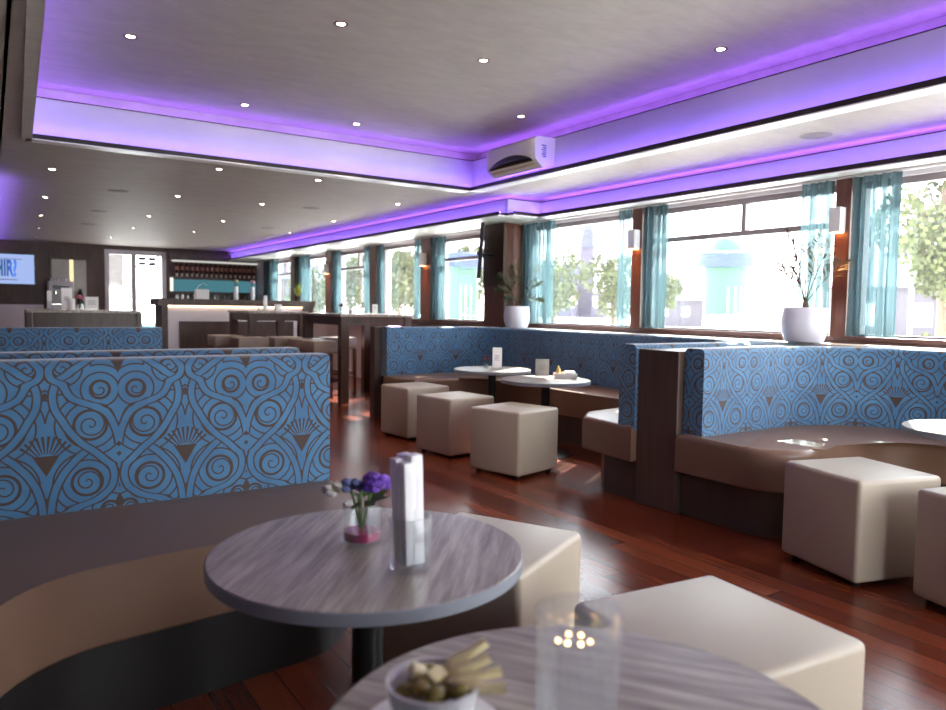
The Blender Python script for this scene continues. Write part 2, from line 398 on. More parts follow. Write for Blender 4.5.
# window-side bulkheads (deeper beyond the tray) and the left one
BX1, BX2, BY, ZB = 4.86, 4.44, 6.09, 2.10
cove((BX1, YN), (BX1, BY), (-1, 0), ZB+.02, 2.262)
cove((BX2, BY), (BX1, BY), (0, -1), ZB+.02, 2.262)
cove((BX2, BY+.019), (BX2, YB), (-1, 0), ZB+.02, 2.262)
cove((.04, 8.0), (.11, YB), (.99998, -.007), ZB+.02, 2.262)
struct(MB().box(BX1, XW+.1, YN, BY, ZB, ZB+.02).box(BX2, XW+.1, BY, YB, ZB, ZB+.02).build(tname(), M['ivory'], smooth=False))
struct(MB().prism([(XL, YN), (.075, YN), (.11, 6.2), (.02, 8.0), (.09, YB), (XL, YB)], ZB, ZB+.02).prism([(.06, YN), (.075, YN), (.11, 6.2), (.095, 6.2)], ZB, ZC).build(tname(), M['ceil'], smooth=False))

# walls
struct(MB().box(XL-.1, XL, YN, YB, 0, 2.75).build('wall_left', M['wall_wood'], smooth=False))
wn_ = MB().box(XL-.1, 1.65, YN-.1, YN, 0, 2.75).box(4.85, XW+.2, YN-.1, YN, 0, 2.75).box(1.65, 4.85, YN-.1, YN, 2.1, 2.75).box(1.65, 4.85, YN-.1, YN, 0, .3)
struct(wn_.build('wall_near', M['wall_wood'], smooth=False))
f = MB().box(1.65, 4.85, YN-.08, YN-.02, .3, .35).box(1.65, 4.85, YN-.08, YN-.02, 2.05, 2.1)
for x_ in (1.65, 3.2, 4.80): f.box(x_, x_+.05, YN-.08, YN-.02, .35, 2.05)
f = struct(f.build('window_10', M['winframe'], smooth=False)); MB().box(1.7, 4.8, YN-.055, YN-.045, .35, 2.05).build('pane', M['glass'], f, smooth=False)  # unseen window behind the camera, put in for daylight on the stool faces
DX0, DX1, DZ = 2.01, 3.16, 2.22                                   # door opening in the far wall
YF = YB
wb = MB().box(XL-.1, DX0, YF, YF+.1, 0, 2.75).box(DX1, XW+.2, YF, YF+.1, 0, 2.75).box(DX0, DX1, YF, YF+.1, DZ, 2.75)
struct(wb.build('wall_far', M['wall_wood'], smooth=False))
SILL, HEAD = .965, 2.06
# openings: (y0, y1, transom, mullion fraction)
import itertools
def yof(x, X_=XW):
    d = fw + r2*((x-473)/F_PX) - u2*((300-355)/F_PX); return d.y*X_/d.x
WIN = [(-1.4, .9, 1, .5), (1.05, 2.83, 0, 0), (2.94, 4.76, 1, .455), (4.88, 6.5, 0, 0),
       (7.05, yof(437), 1, 0), (yof(427), yof(384), 0, 0), (yof(374), yof(337), 1, .45), (yof(329), yof(303), 0, 0), (yof(293), 15.2, 1, .5)]
WIN[5] = (8.82, 10.15, 0, 0)
wr = MB().box(XW, XW+.16, YN, YB, 0, SILL).box(XW, XW+.16, YN, YB, HEAD, 2.75)
prev = YN
for y0, y1, *_ in WIN:
    wr.box(XW, XW+.16, prev, y0, SILL, HEAD); prev = y1
wr.box(XW, XW+.16, prev, YB, SILL, HEAD)
struct(wr.build('wall_right', M['lilacwall'], smooth=False))
for i, (y0, y1, tr_, mu) in enumerate(WIN):
    f = MB(); a = .045
    f.box(XW+.03, XW+.10, y0, y1, SILL, SILL+a).box(XW+.03, XW+.10, y0, y1, HEAD-a, HEAD)
    f.box(XW+.03, XW+.10, y0, y0+a, SILL+a, HEAD-a).box(XW+.03, XW+.10, y1-a, y1, SILL+a, HEAD-a)
    if tr_:
        f.box(XW+.035, XW+.095, y0+a, y1-a, 1.765, 1.805)
        if mu: f.box(XW+.035, XW+.095, y0+(y1-y0)*mu-.018, y0+(y1-y0)*mu+.018, 1.805, HEAD-a)
    wn = struct(f.build('window_%d' % (i+1), M['winframe'], smooth=False))
    MB().box(XW+.06, XW+.068, y0+a, y1-a, SILL+a, HEAD-a).build('pane', M['glass'], wn, smooth=False)
# inner sill rails and posts
struct(MB().box(XW-.05, XW-.001, YN, YB, SILL-.035, SILL-.008, .004).box(XW-.028, XW-.001, YN, YB, SILL-.008, SILL+.03, .004).build(tname(), M['frame_wood'], smooth=False))
for (y0, y1) in ((2.83, 2.94), (4.76, 4.88), (.9, 1.05), (8.56, 8.82), (10.2, 10.42), (11.95, 12.2), (13.75, 13.95)):
    struct(MB().box(XW-.07, XW-.001, y0, y1, SILL+.03, ZB).build(tname(), M['post_wood'], smooth=False))
struct(MB().box(4.80, XW, 6.63, 7.02, .93, ZB).build(tname(), M['post_wood'], smooth=False))
struct(MB().box(4.785, 4.80, 6.63, 7.02, 1.40, ZB).build(tname(), M['dark_wood'], smooth=False))
# white ledge behind the booths
struct(MB().box(4.79, XW-.001, YN, 7.02, .0, .915).build(tname(), M['lilacwall'], smooth=False))
struct(MB().box(4.775, XW-.051, YN, 7.02, .915, .944, .003).build(tname(), M['ivory'], smooth=False))
lg = struct(MB().box(4.93, XW-.001, 7.04, YB, .88, .915).build(tname(), M['frame_wood'], smooth=False))
MB().box(4.95, 4.965, 7.06, 9.7, .868, .879).build('led_strip', emit('lilac_led', (.6, .38, 1), 6), lg, smooth=False)

# ------------------------------------------------------------------ booths
def arc(cx, cy, r, a0, a1, n=14):
    return [(cx+r*math.cos(math.radians(a0+(a1-a0)*i/n)), cy+r*math.sin(math.radians(a0+(a1-a0)*i/n))) for i in range(n+1)]
def back_cushion(name, path, T, z0, z1, parent, side=1, u0=0, rad=.03):
    """padded back swept along the path: the path is the face people lean on, the cushion lies on its left when side=1"""
    pts = [Vector((*p, 0)) for p in path]
    dense = []
    for a, b in zip(pts, pts[1:]):
        k = max(1, int((b-a).length/.1))
        dense += [a.lerp(b, i/k) for i in range(k)]
    dense.append(pts[-1])
    prof = [(0, z0)]; 
    for i in range(6): t = PI/2*i/5; prof.append((rad-rad*math.cos(t), z1-rad+rad*math.sin(t)))
    for i in range(6): t = PI/2*i/5; prof.append((T-rad+rad*math.sin(t), z1-rad+rad*math.cos(t)))
    prof.append((T, z0))
    vl = [0]
    for a, b in zip(prof, prof[1:]): vl.append(vl[-1]+math.hypot(b[0]-a[0], b[1]-a[1]))
    bm = bmesh.new(); uvl = bm.loops.layers.uv.new('UVMap'); rows = []; us = []; s = 0
    for i, p in enumerate(dense):
        if i: s += (p-dense[i-1]).length
        d = (dense[min(i+1, len(dense)-1)]-dense[max(i-1, 0)]).normalized(); n = Vector((-d.y, d.x, 0))*side
        rows.append([bm.verts.new(p+n*a+Vector((0, 0, z))) for a, z in prof]); us.append(s-u0)
    for i in range(len(rows)-1):
        for j in range(len(prof)-1):
            f = bm.faces.new((rows[i][j], rows[i+1][j], rows[i+1][j+1], rows[i][j+1])); f.smooth = True
            for lp, (ii, jj) in zip(f.loops, ((i, j), (i+1, j), (i+1, j+1), (i, j+1))):
                vv = vl[jj]+z0-.46
                if jj > 8: vv = vl[-1]-vl[jj]+z0-.46
                lp[uvl].uv = (us[ii], vv)
    for i, rv in ((0, 1), (len(rows)-1, 0)):
        f = bm.faces.new(rows[i] if rv else list(reversed(rows[i])))
        for lp in f.loops:
            j = rows[i].index(lp.vert); lp[uvl].uv = (us[i]+(-1 if i == 0 else 1)*prof[j][0]+.05, prof[j][1]-.46)
    bmesh.ops.recalc_face_normals(bm, faces=bm.faces)
    me = bpy.data.meshes.new(name); bm.to_mesh(me); bm.free(); me.materials.append(M['damask']); me.set_sharp_from_angle(angle=.9)
    o = bpy.data.objects.new(name, me); col.objects.link(o); o.parent = parent; return o
SH, PH = .46, .245
# left near booth
bo = empty('booth_sofa', (0, 0, 0), label='near left booth with taupe seat and large blue scroll patterned back', cat='booth')
pathC = [(-.60, .3)] + arc(-.15, 2.27, .45, 180, 90)[:-1] + [(-.15, 2.72), (1.13, 2.72)]
back_cushion('backrest', pathC, .14, SH-.02, .962, bo, 1, u0=.30+ (1.974+.7069)-.0 - .0 + .0-.0)
seatC = [(1.15, 2.86), (.0, 2.86), (-.15, 2.72)] + arc(-.15, 2.27, .45, 90, 180)[1:] + [(-.60, .35), (-.03, .35), (-.03, 1.72)] + arc(.30, 1.78, .33, 180, 100, 10)[1:] + [(.5, 2.135), (.72, 2.165)] + arc(.80, 2.52, .35, -80, 0, 10)
MB().prism(seatC, PH, SH, .035, 5, .01).build('seat', M['taupe'], bo)
plC = [(1.10, 2.86), (-.6, 2.86), (-.6, .40), (-.08, .40), (-.08, 1.72)] + arc(.30, 1.78, .38, 180, 100, 10)[1:] + [(.5, 2.185), (.72, 2.215)] + arc(.78, 2.54, .32, -80, 0, 10)
MB().prism(plC, 0, PH).build('plinth', M['plinth'], bo)
MB().box(-.6, 1.12, 2.862, 3.015, 0, .93).build('divider_panel', M['panel_wood'], bo, smooth=False)
# left second booth
bo = empty('booth_sofa', (0, 0, 0), label='second left booth behind the near one, dark blue patterned back seen above it', cat='booth')
back_cushion('backrest', [(1.17, 3.16), (-.60, 3.16)], .14, SH-.02, .962, bo, -1, u0=.1)
back_cushion('backrest', [(-.60, 6.28), (1.18, 6.28)], .14, SH-.02, .962, bo, 1, u0=.1)
seatD = [(1.15, 3.162), (1.15, 3.5), (.9, 3.7), (.1, 3.75), (.0, 3.9), (.0, 5.5), (.1, 5.68), (.9, 5.72), (1.15, 5.95), (1.15, 6.278), (-.6, 6.278), (-.6, 3.162)]
MB().prism(seatD, PH, SH, .035, 4).build('seat', M['taupe'], bo)
plD = [(1.10, 3.03), (1.10, 3.5), (.87, 3.65), (.05, 3.7), (-.06, 3.9), (-.06, 5.5), (.05, 5.73), (.87, 5.77), (1.10, 5.98), (1.10, 6.42), (-.6, 6.42), (-.6, 3.03)]
MB().prism(plD, 0, PH).build('plinth', M['plinth'], bo)
MB().box(-.6, 1.19, 6.425, 6.53, 0, .945).build('divider_panel', M['panel_wood'], bo, smooth=False)
# right near booth (A)
bo = empty('booth_sofa', (0, 0, 0), label='right near booth with curved taupe seat below blue scroll back, dark wood end panel', cat='booth')
RA = .62
pathA = [(3.29, 2.655), (4.64-RA, 2.655)] + arc(4.64-RA, 2.655-RA, RA, 90, 0)[1:] + [(4.64, .2)]
back_cushion('backrest', pathA, .135, SH-.02, .945, bo, 1, u0=.17)
seatA = [(3.235, 2.793), (4.3, 2.793), (4.64-RA, 2.655)] + arc(4.64-RA, 2.655-RA, RA, 90, 0)[1:] + [(4.64, .25), (4.26, .25), (4.26, 1.6)] + arc(3.91, 1.75, .355, -10, 78, 8)[0:] + [(3.7, 2.09)] + arc(3.485, 2.36, .25, -75, -180, 10)
seatA = [p for p in seatA]
MB().prism(seatA, PH, SH, .035, 5, .01).build('seat', M['taupe'], bo)
plA = [(3.29, 2.79), (4.78, 2.79), (4.78, .25), (4.31, .25), (4.31, 1.6)] + arc(3.93, 1.77, .375, -10, 78, 8) + [(3.7, 2.14)] + arc(3.50, 2.37, .215, -80, -180, 10)
MB().prism(plA, 0, PH).build('plinth', M['plinth_wood'], bo)
MB().box(3.245, 4.785, 2.795, 3.098, 0, .925, .004).build('end_panel', M['panel_wood'], bo, smooth=False)
# right far booth (B)
bo = empty('booth_sofa', (0, 0, 0), label='right far booth in a U shape under the windows, blue patterned back and taupe bench', cat='booth')
RB = .55; YBF = 6.70
pathB = [(3.225, 3.235), (4.64-RB, 3.235)] + arc(4.64-RB, 3.235+RB, RB, -90, 0)[1:] + [(4.64, YBF-RB)] + arc(4.64-RB, YBF-RB, RB, 0, 90)[1:] + [(3.40, YBF)]
back_cushion('backrest', pathB, .135, SH-.02, .95, bo, -1, u0=.1)
seatB = [(3.20, 3.10), (4.5, 3.10), (4.64, 3.3), (4.64, 3.8)] + arc(4.64-RB, YBF-RB, RB, 0, 90)[0:-1] + [(4.09, YBF-.002), (3.36, YBF-.002), (3.36, 6.3), (3.42, 6.15), (3.9, 6.12)] + arc(3.9, 5.9, .22, 90, 0, 6)[1:] + arc(3.9, 4.0, .22, 0, -90, 6) + [(3.42, 3.74), (3.245, 3.58)]
MB().prism(seatB, PH, SH, .03, 4, .01).build('seat', M['taupe'], bo)
plB = [(3.27, 3.10), (4.78, 3.10), (4.78, YBF+.14), (3.42, YBF+.14), (3.42, 6.2), (3.95, 6.16), (4.17, 5.9), (4.17, 4.0), (4.0, 3.75), (3.46, 3.62), (3.295, 3.42)]
MB().prism(plB, 0, PH).build('plinth', M['plinth_wood'], bo)
MB().box(3.33, 4.785, YBF+.142, YBF+.25, 0, .945).build('end_panel', M['panel_wood'], bo, smooth=False)

# ------------------------------------------------------------------ cube stools
def cube_stool(loc, rz, label, s=.45, h=.46, first=[None]):
    if first[0] is None:
        t = empty('cube_stool', loc, rz, label, 'stool')
        b_ = MB().box(-s/2, s/2, -s/2, s/2, .025, h, .020, 4)
        b_.build('cushion', M['cream'], t)
        pp = MB()
        q = s/2-.010
        pp.tube([(-q, -q, h-.034), (q, -q, h-.034), (q, q, h-.034), (-q, q, h-.034), (-q, -q, h-.034)], .0042, 6)
        pp.build('piping', M['stitch'], t)
        for sx_, sy_ in ((-1, -1), (1, -1), (1, 1), (-1, 1)):
            MB().lathe([(.016, 0), (.018, .004), (.018, .026)], 12, (sx_*(s/2-.05), sy_*(s/2-.05))).build('foot', M['black'], t)
        first[0] = t; t['group'] = 'cube stools'; del t['group']; return t
    return dup(first[0], loc, rz, label)
def cs(cx, cy, deg, label): cube_stool((cx, cy, 0), math.radians(deg), label)
cs(3.11, 4.14, 14, 'stone coloured cube stool nearest in the row of three before the far booth tables')
cs(3.11, 4.93, 6, 'middle cube stool of the row of three before the far booth')
cs(3.20, 5.75, 4, 'farthest cube stool of three, beside the far booth end panel')
cs(3.27, 1.76, -16, 'cube stool standing in front of the right near booth, its corner toward us')
cs(1.24, 1.785, 27, 'cube stool tucked behind the round table with the napkins')
cs(1.345, 1.04, -6, 'large looking cube stool in the bottom right foreground beside the near table')
cs(3.25, 1.16, -14, 'cube stool cut off by the right edge of the photo')

# ------------------------------------------------------------------ round pedestal tables
def ped_table(cx, cy, label, h=.60, r=.35, first=[None], rz=0):
    if first[0]: return dup(first[0], (cx, cy, 0), rz, label)
    t = empty('round_table', (cx, cy, 0), rz, label, 'table')
    top = MB().lathe([(r-.003, h-.028), (r, h-.025), (r, h-.002), (r-.002, h)], 96).build('tabletop', M['tabletop'], t)
    MB().lathe([(r+.0002, h-.0275), (r+.0016, h-.026), (r+.0016, h-.0025), (r+.0002, h-.001)], 96, cap=False).build('edge_band', M['tableedge'], t)
    MB().cyl(.036, .02, h-.045, n=32).build('column', M['black'], t)
    MB().lathe([(.15, h-.045), (.15, h-.029)], 32).build('mounting_plate', M['black'], t)
    MB().lathe([(.205, 0), (.21, .004), (.205, .010), (.05, .028), (.038, .04)], 48).build('base', M['black'], t)
    first[0] = t; return t
ped_table(.715, 1.495, 'round driftwood grey pedestal table holding the flower vase and napkins', rz=-.70)
ped_table(.628, .665, 'round grey pedestal table at the bottom edge with the snack bowl and tumbler', rz=.6)
ped_table(3.68, 4.50, 'round table in the far booth with the menu stand and tray, nearer of the two')
ped_table(3.86, 5.49, 'round table in the far booth with the tall white card, farther of the two')
tx_, ty_ = 4.02, 1.565; ped_table(tx_, ty_, 'sunlit round table at the right edge by the near right booth')

# ------------------------------------------------------------------ things on the tables
TZ = .60
def flower_head(mb, c, r, n=14):
    for i in range(n):
        a = random.random()*2*PI; e = random.uniform(-.3, 1.2)
        p = Vector(c)+Vector((math.cos(a)*math.cos(e), math.sin(a)*math.cos(e), math.sin(e)))*r*.7
        mb.ico(r*.38, p, 1, (1, 1, .8))
t = empty('flower_vase', (.722, 1.545, TZ), 0, 'small glass vase with purple blooms and a white rose on the round table', 'vase')
t.scale = (1.25, 1.25, 1.12)
MB().lathe([(.034, 0), (.036, .003), (.036, .085), (.0335, .085), (.0335, .010), (.001, .010)], 32, cap=False).build('glass_cup', M['cleanglass'], t)
MB().lathe([(.033, .0105), (.033, .027), (.001, .028)], 24, cap=False).build('magenta_gel', mat('magenta_gel', (.45, .01, .13), .25), t)
st = MB()
for k in range(5):
    a = k*1.3; st.tube([(0, 0, .02), (.008*math.cos(a), .008*math.sin(a), .06), (.02*math.cos(a), .02*math.sin(a), .11)], .0022, 6)
st.build('stems', M['green'], t)
f = MB(); flower_head(f, (.026, -.008, .122), .030, 26); flower_head(f, (.03, .02, .118), .022, 14); f.build('purple_flowers', mat('purple_petals', (.16, .06, .45), .7, var=.4, nscale=60), t)
f = MB(); flower_head(f, (-.018, .010, .115), .024, 16); f.build('blue_flowers', mat('dusty_blue_petals', (.13, .15, .33), .7, var=.3, nscale=60), t)
f = MB(); flower_head(f, (-.046, .026, .110), .022, 18); f.build('white_rose', mat('white_petals', (.7, .66, .6), .7), t)
f = MB()
for k in range(9):
    a = k*.75+.2; b0 = Vector((.012*math.cos(a), .012*math.sin(a), .092)); tp_ = Vector((.055*math.cos(a), .055*math.sin(a), .096+.01*math.sin(k))); leafmesh(f, b0, tp_, .022, Vector((-math.sin(a), math.cos(a), .3)))
f.build('leaves', M['green'], t, smooth=False)

t = empty('napkin_glass', (.735, 1.335, TZ), .1, 'tall rolled white paper napkins standing in a square glass on the round table', 'napkins'); t.scale = (1.18, 1.18, 1)
def sq_glass(s, h, t, name='glass_holder', mt='cleanglass'):
    w_ = .0035
    mb = MB().box(-s, s, -s, s, 0, .011, .003)
    for sg in (-1, 1):
        mb.box(sg*(s-w_/2)-w_/2, sg*(s-w_/2)+w_/2, -s, s, .011, h).box(-s, s, sg*(s-w_/2)-w_/2, sg*(s-w_/2)+w_/2, .011, h)
    return mb.build(name, M[mt], t, smooth=False)
MB().lathe([(.031, 0), (.036, .004), (.037, .012), (.040, .115), (.037, .115), (.034, .014), (.001, .013)], 8, cap=False, mt=Matrix.Rotation(.39, 4, 'Z')).build('glass_holder', M['cleanglass'], t)
for k, (ax, ay, tx, ty, hh) in enumerate(((-.010, .006, -.022, .01, .243), (.008, .008, -.006, .012, .250), (.006, -.010, -.002, -.01, .252), (-.008, -.008, -.018, -.012, .238))):
    nb = MB(); mt = Matrix(((1, 0, (tx-ax)/hh, ax), (0, 1, (ty-ay)/hh, ay), (0, 0, 1, .015), (0, 0, 0, 1)))
    nb.box(-.0125, .0125, -.011, .011, 0, hh-.02, .003, 2, mt=mt).build('paper_napkin', M['paper'], t)

# snack bowl and tumbler on the near table
gx, gy = G_at(433, 712, .63)
t = empty('snack_bowl', (gx, gy, TZ), 0, 'small white bowl of olives and cheese sticks on a saucer at the bottom edge', 'bowl'); t.scale = (1.2, 1.2, 1.08)
MB().lathe([(.035, 0), (.075, .008), (.076, .011), (.034, .006), (.001, .006)], 48, cap=False).build('saucer', M['white'], t)
MB().lathe([(.022, .008), (.03, .012), (.046, .042), (.051, .068), (.048, .068), (.043, .044), (.027, .018), (.001, .016)], 48, cap=False).build('bowl', M['white'], t)
ol = mat('green_olive', (.20, .15, .03), .3, var=.3)
for k in range(12):
    a = k*2.4; rr = .010+.0022*k
    MB().ico(.0105, (rr*math.cos(a), rr*math.sin(a), .060+.004*math.sin(k*2)), 2, (1.2, .9, .9)).build('olive', ol, t)
ch = mat('pale_cheese', (.78, .68, .38), .5)
for k, (x_, y_, a) in enumerate(((.006, .006, .4), (-.006, .022, 1.2))):
    MB().box(-.013, .013, -.009, .009, -.007, .007, .003, mt=Matrix.Translation((x_, y_, .067)) @ Matrix.Rotation(a, 4, 'Z') @ Matrix.Rotation(.4, 4, 'X')).build('cheese_cube', ch, t)
for k in range(4):
    p0 = Vector((.012+.003*k, -.020+.012*k, .062)); p1 = p0+Vector((.046+.006*(k % 2), -.030+.007*k, .002+.009*k))
    MB().tube([p0, p0.lerp(p1, .3)+Vector((0, 0, .003)), p0.lerp(p1, .65), p1], [.0055, .0075, .006, .0065], 8).build('bread_stick', ch, t)

t = empty('water_tumbler', (.553, .608, TZ), 0, 'ribbed glass tumbler with small candle reflections made as glowing beads on the near table', 'glass')
nrib = 28; prof_o = [(.030, 0), (.036, .004), (.0385, .02), (.0435, .215)]
tb = MB(); bmv = []; t.scale = (1.09, 1.09, .985)
for r, z in prof_o:
    bmv.append([tb.bm.verts.new(((r+(.0012 if i % 2 else -.0006))*math.cos(2*PI*i/(nrib*2)), (r+(.0012 if i % 2 else -.0006))*math.sin(2*PI*i/(nrib*2)), z)) for i in range(nrib*2)])
for r, z in [(.041, .215), (.0365, .03), (.03, .014)]:
    bmv.append([tb.bm.verts.new((r*math.cos(2*PI*i/(nrib*2)), r*math.sin(2*PI*i/(nrib*2)), z)) for i in range(nrib*2)])
for A, B in zip(bmv, bmv[1:]):
    for i in range(nrib*2): tb.bm.faces.new((A[i], A[(i+1) % (nrib*2)], B[(i+1) % (nrib*2)], B[i]))
tb.bm.faces.new(list(reversed(bmv[0]))); tb.bm.faces.new(bmv[-1])
tb.build('ribbed_wall', M['ribglass'], t)
for k, (x_, z_) in enumerate(((-.018, .172), (-.008, .169), (-.007, .180), (.006, .168), (.006, .179), (.016, .171))):  # glowing beads stand in for candle reflections in the ribbed glass
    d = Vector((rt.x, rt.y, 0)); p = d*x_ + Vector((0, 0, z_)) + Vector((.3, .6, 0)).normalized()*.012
    MB().ico(.0022, p, 2).build('glint_bead', emit('warm_glint_%d' % k, (1, .55, .22) if k not in (1, 3) else (1, .75, .3), 5), t)

# far booth table things
def small_box(x, y, z, sx_, sy_, h, rz, name, label, cat, mt, extra=None):
    t = empty(name, (x, y, z), rz, label, cat)
    MB().box(-sx_/2, sx_/2, -sy_/2, sy_/2, 0, h, .002).build('body', mt, t, smooth=False)
    if extra: extra(t)
    return t
printed = mat('grey_print', (.35, .35, .37), .8)
def menu_card(x, y, z, rz, label, h=.17, w_=.085, grey=False):
    t = empty('menu_card', (x, y, z), rz, label, 'menu card')
    MB().box(-w_/2-.006, w_/2+.006, -.025, .025, 0, .014, .003).build('card_base', M['cleanglass'], t, smooth=False)
    MB().box(-w_/2, w_/2, -.002, .002, .014, h).build('card', M['paper'] if not grey else mat('printed_grey_card', (.5, .5, .47), .6, var=.2, nscale=20), t, smooth=False)
    pr_ = MB()
    for k in range(4): pr_.box(-w_*.3, w_*.3-.008*(k % 2), -.0032, -.0021, h*.42+k*.014, h*.42+k*.014+.004)
    pr_.build('printed_lines', printed, t, smooth=False); return t
q_ = G_at(497, 369.5, TZ); menu_card(q_[0], q_[1], TZ, -.6, 'tall white card standing on the farther round table of the far booth', .20, .085)
q_ = G_at(542, 377.5, TZ); menu_card(q_[0], q_[1], TZ, -.6, 'wide grey menu stand on the nearer round table of the far booth', .150, .11, True)
q_ = G_at(565, 378.5, TZ); t = empty('condiment_tray', (q_[0], q_[1], TZ), -.6, 'white tray holding a yellow bottle and sachets beside the grey menu stand', 'tray')
MB().box(-.09, .09, -.06, .06, 0, .012, .003).box(-.09, .09, -.06, -.052, .012, .045).box(-.09, .09, .052, .06, .012, .045).build('tray', M['white'], t, smooth=False)
MB().lathe([(.016, .012), (.018, .02), (.018, .07), (.008, .088), (.007, .1)], 16, (-.055, 0)).build('yellow_bottle', mat('mustard_yellow', (.7, .5, .16), .4), t)
MB().lathe([(.02, .012), (.022, .03), (.02, .05)], 16, (-.02, .02)).build('orange_jar', mat('orange_jar', (.6, .28, .13), .4), t)
MB().box(.0, .075, -.04, .04, .012, .06, .003).build('sachets', M['paper'], t, smooth=False)
def mini_vase(x, y, z, label, petal, s=1.0, name='flower_vase', hh=.05):
    t = empty(name, (x, y, z), 0, label, 'vase')
    MB().lathe([(.02*s, 0), (.024*s, .004), (.022*s, hh*s), (.019*s, hh*s), (.018*s, .006), (.001, .005)], 16, cap=False).build('vessel', M['cleanglass'] if hh < .1 else M['white'], t)
    sm = MB()
    for k in range(3): a = k*2.1; sm.tube([(0, 0, .006), (.01*s*math.cos(a), .01*s*math.sin(a), (hh+.04)*s)], .0018*s, 5)
    sm.build('stems', M['green'], t)
    f_ = MB(); flower_head(f_, (0, 0, (hh+.045)*s), .03*s, 18); f_.build('flowers', petal, t); return t
redp = mat('dark_red_petals', (.12, .02, .03), .7, var=.3, nscale=50)
q_ = G_at(486, 369, TZ); mini_vase(q_[0], q_[1], TZ, 'small dark red flower vase beside the tall white card', redp)

# ------------------------------------------------------------------ potted palms on the ledge
def frond(base, tip, sag, wid, mb_stem, mb_leaf, n=30, start=.3):
    base, tip = Vector(base), Vector(tip); pts = []
    for i in range(n+1):
        t = i/n; p = base.lerp(tip, t); p.z += sag*math.sin(PI*t); pts.append(p)
    mb_stem.tube(pts, [.0042*(1-.7*i/n) for i in range(n+1)], 5)
    for i in range(int(n*start), n):
        d = (pts[i+1]-pts[i]).normalized(); s_ = d.cross(Vector((.3, .2, 1))).normalized(); l = wid*math.sin(PI*min(1, (i/n-start)/(1-start)*.85+.15))
        for sg in (-1, 1):
            ja = random.uniform(-.7, .7); s_ = Matrix.Rotation(ja, 3, d) @ s_
            tipv = pts[i]+s_*sg*l*.8+d*l*.75+Vector((0, 0, -.1*l)); leafmesh(mb_leaf, pts[i], tipv, .021, d.cross(s_).normalized()*.5+s_*.5)
def palm(loc, label, fr, rpot=.093, hpot=.15):
    t = empty('potted_palm', loc, 0, label, 'potted plant')
    r = rpot
    MB().lathe([(r*.62, 0), (r*.8, .006), (r*.97, hpot*.3), (r, hpot*.6), (r*.93, hpot*.97), (r*.90, hpot), (r*.86, hpot*.98), (r*.85, hpot*.85), (.001, hpot*.84)], 48, cap=False).build('pot', M['pot'], t)
    MB().lathe([(r*.84, hpot*.845), (r*.5, hpot*.87), (.001, hpot*.88)], 24, cap=False).build('soil', M['soil'], t)
    MB().tube([(0, 0, hpot*.8), (.002, 0, hpot+.02), (0, .002, hpot+.055)], [.026, .02, .012], 10).build('trunk', M['bark'], t)
    for k, (tp_, sag, wid, br) in enumerate(fr):
        a = MB(); b_ = MB(); frond((0, 0, hpot+.03), tp_, sag, wid, a, b_)
        st_ = a.build('frond', M['palm'] if not br else M['palmbrown'], t)
        b_.build('leaflets', M['palmbrown'] if br else M['palm'], st_, smooth=False)
rdir = lambda x, z, y=0: (rt.x*x+rt.y*0 - y*.55, -abs(rt.y)*x + y*.0, z)
def rd(x, z, dep=0): return (rt.x*x + fw.x*dep, rt.y*x + fw.y*dep, z)
def tips(loc, lst):
    out = []
    for px, py, X_, sg, wd, br in lst:
        d = fw + r2*((px-473)/F_PX) - u2*((py-355)/F_PX); k = X_/d.x
        out.append(((X_-loc[0], d.y*k-loc[1], EYE+d.z*k-loc[2]), sg, wd, br))
    return out
l1 = (4.82, 3.035, .946)
palm(l1, 'palm in a round white pot on the ledge of the right near booth',
     tips(l1, [(777, 261, 4.72, .02, .08, 1), (786, 227, 4.8, .03, .08, 1), (806, 236, 4.84, .0, .07, 0), (833, 236, 4.86, .02, .10, 0), (851, 258, 4.78, .03, .12, 0), (822, 228, 4.7, .01, .08, 0), (790, 262, 4.88, .02, .07, 1)]), .158, .245)
l2 = (4.80, 6.38, .946)
palm(l2, 'wispy palm in a white pot by the brown pillar on the ledge',
     tips(l2, [(497, 274, 4.6, .05, .12, 0), (549, 253, 4.86, -.02, .09, 0), (543, 281, 4.85, .04, .10, 0), (544, 302, 4.8, .05, .10, 0), (511, 262, 4.72, .02, .08, 0), (494, 290, 4.58, .06, .10, 0), (518, 258, 4.75, .0, .09, 0), (504, 300, 4.6, .05, .08, 0)]), .143, .235)

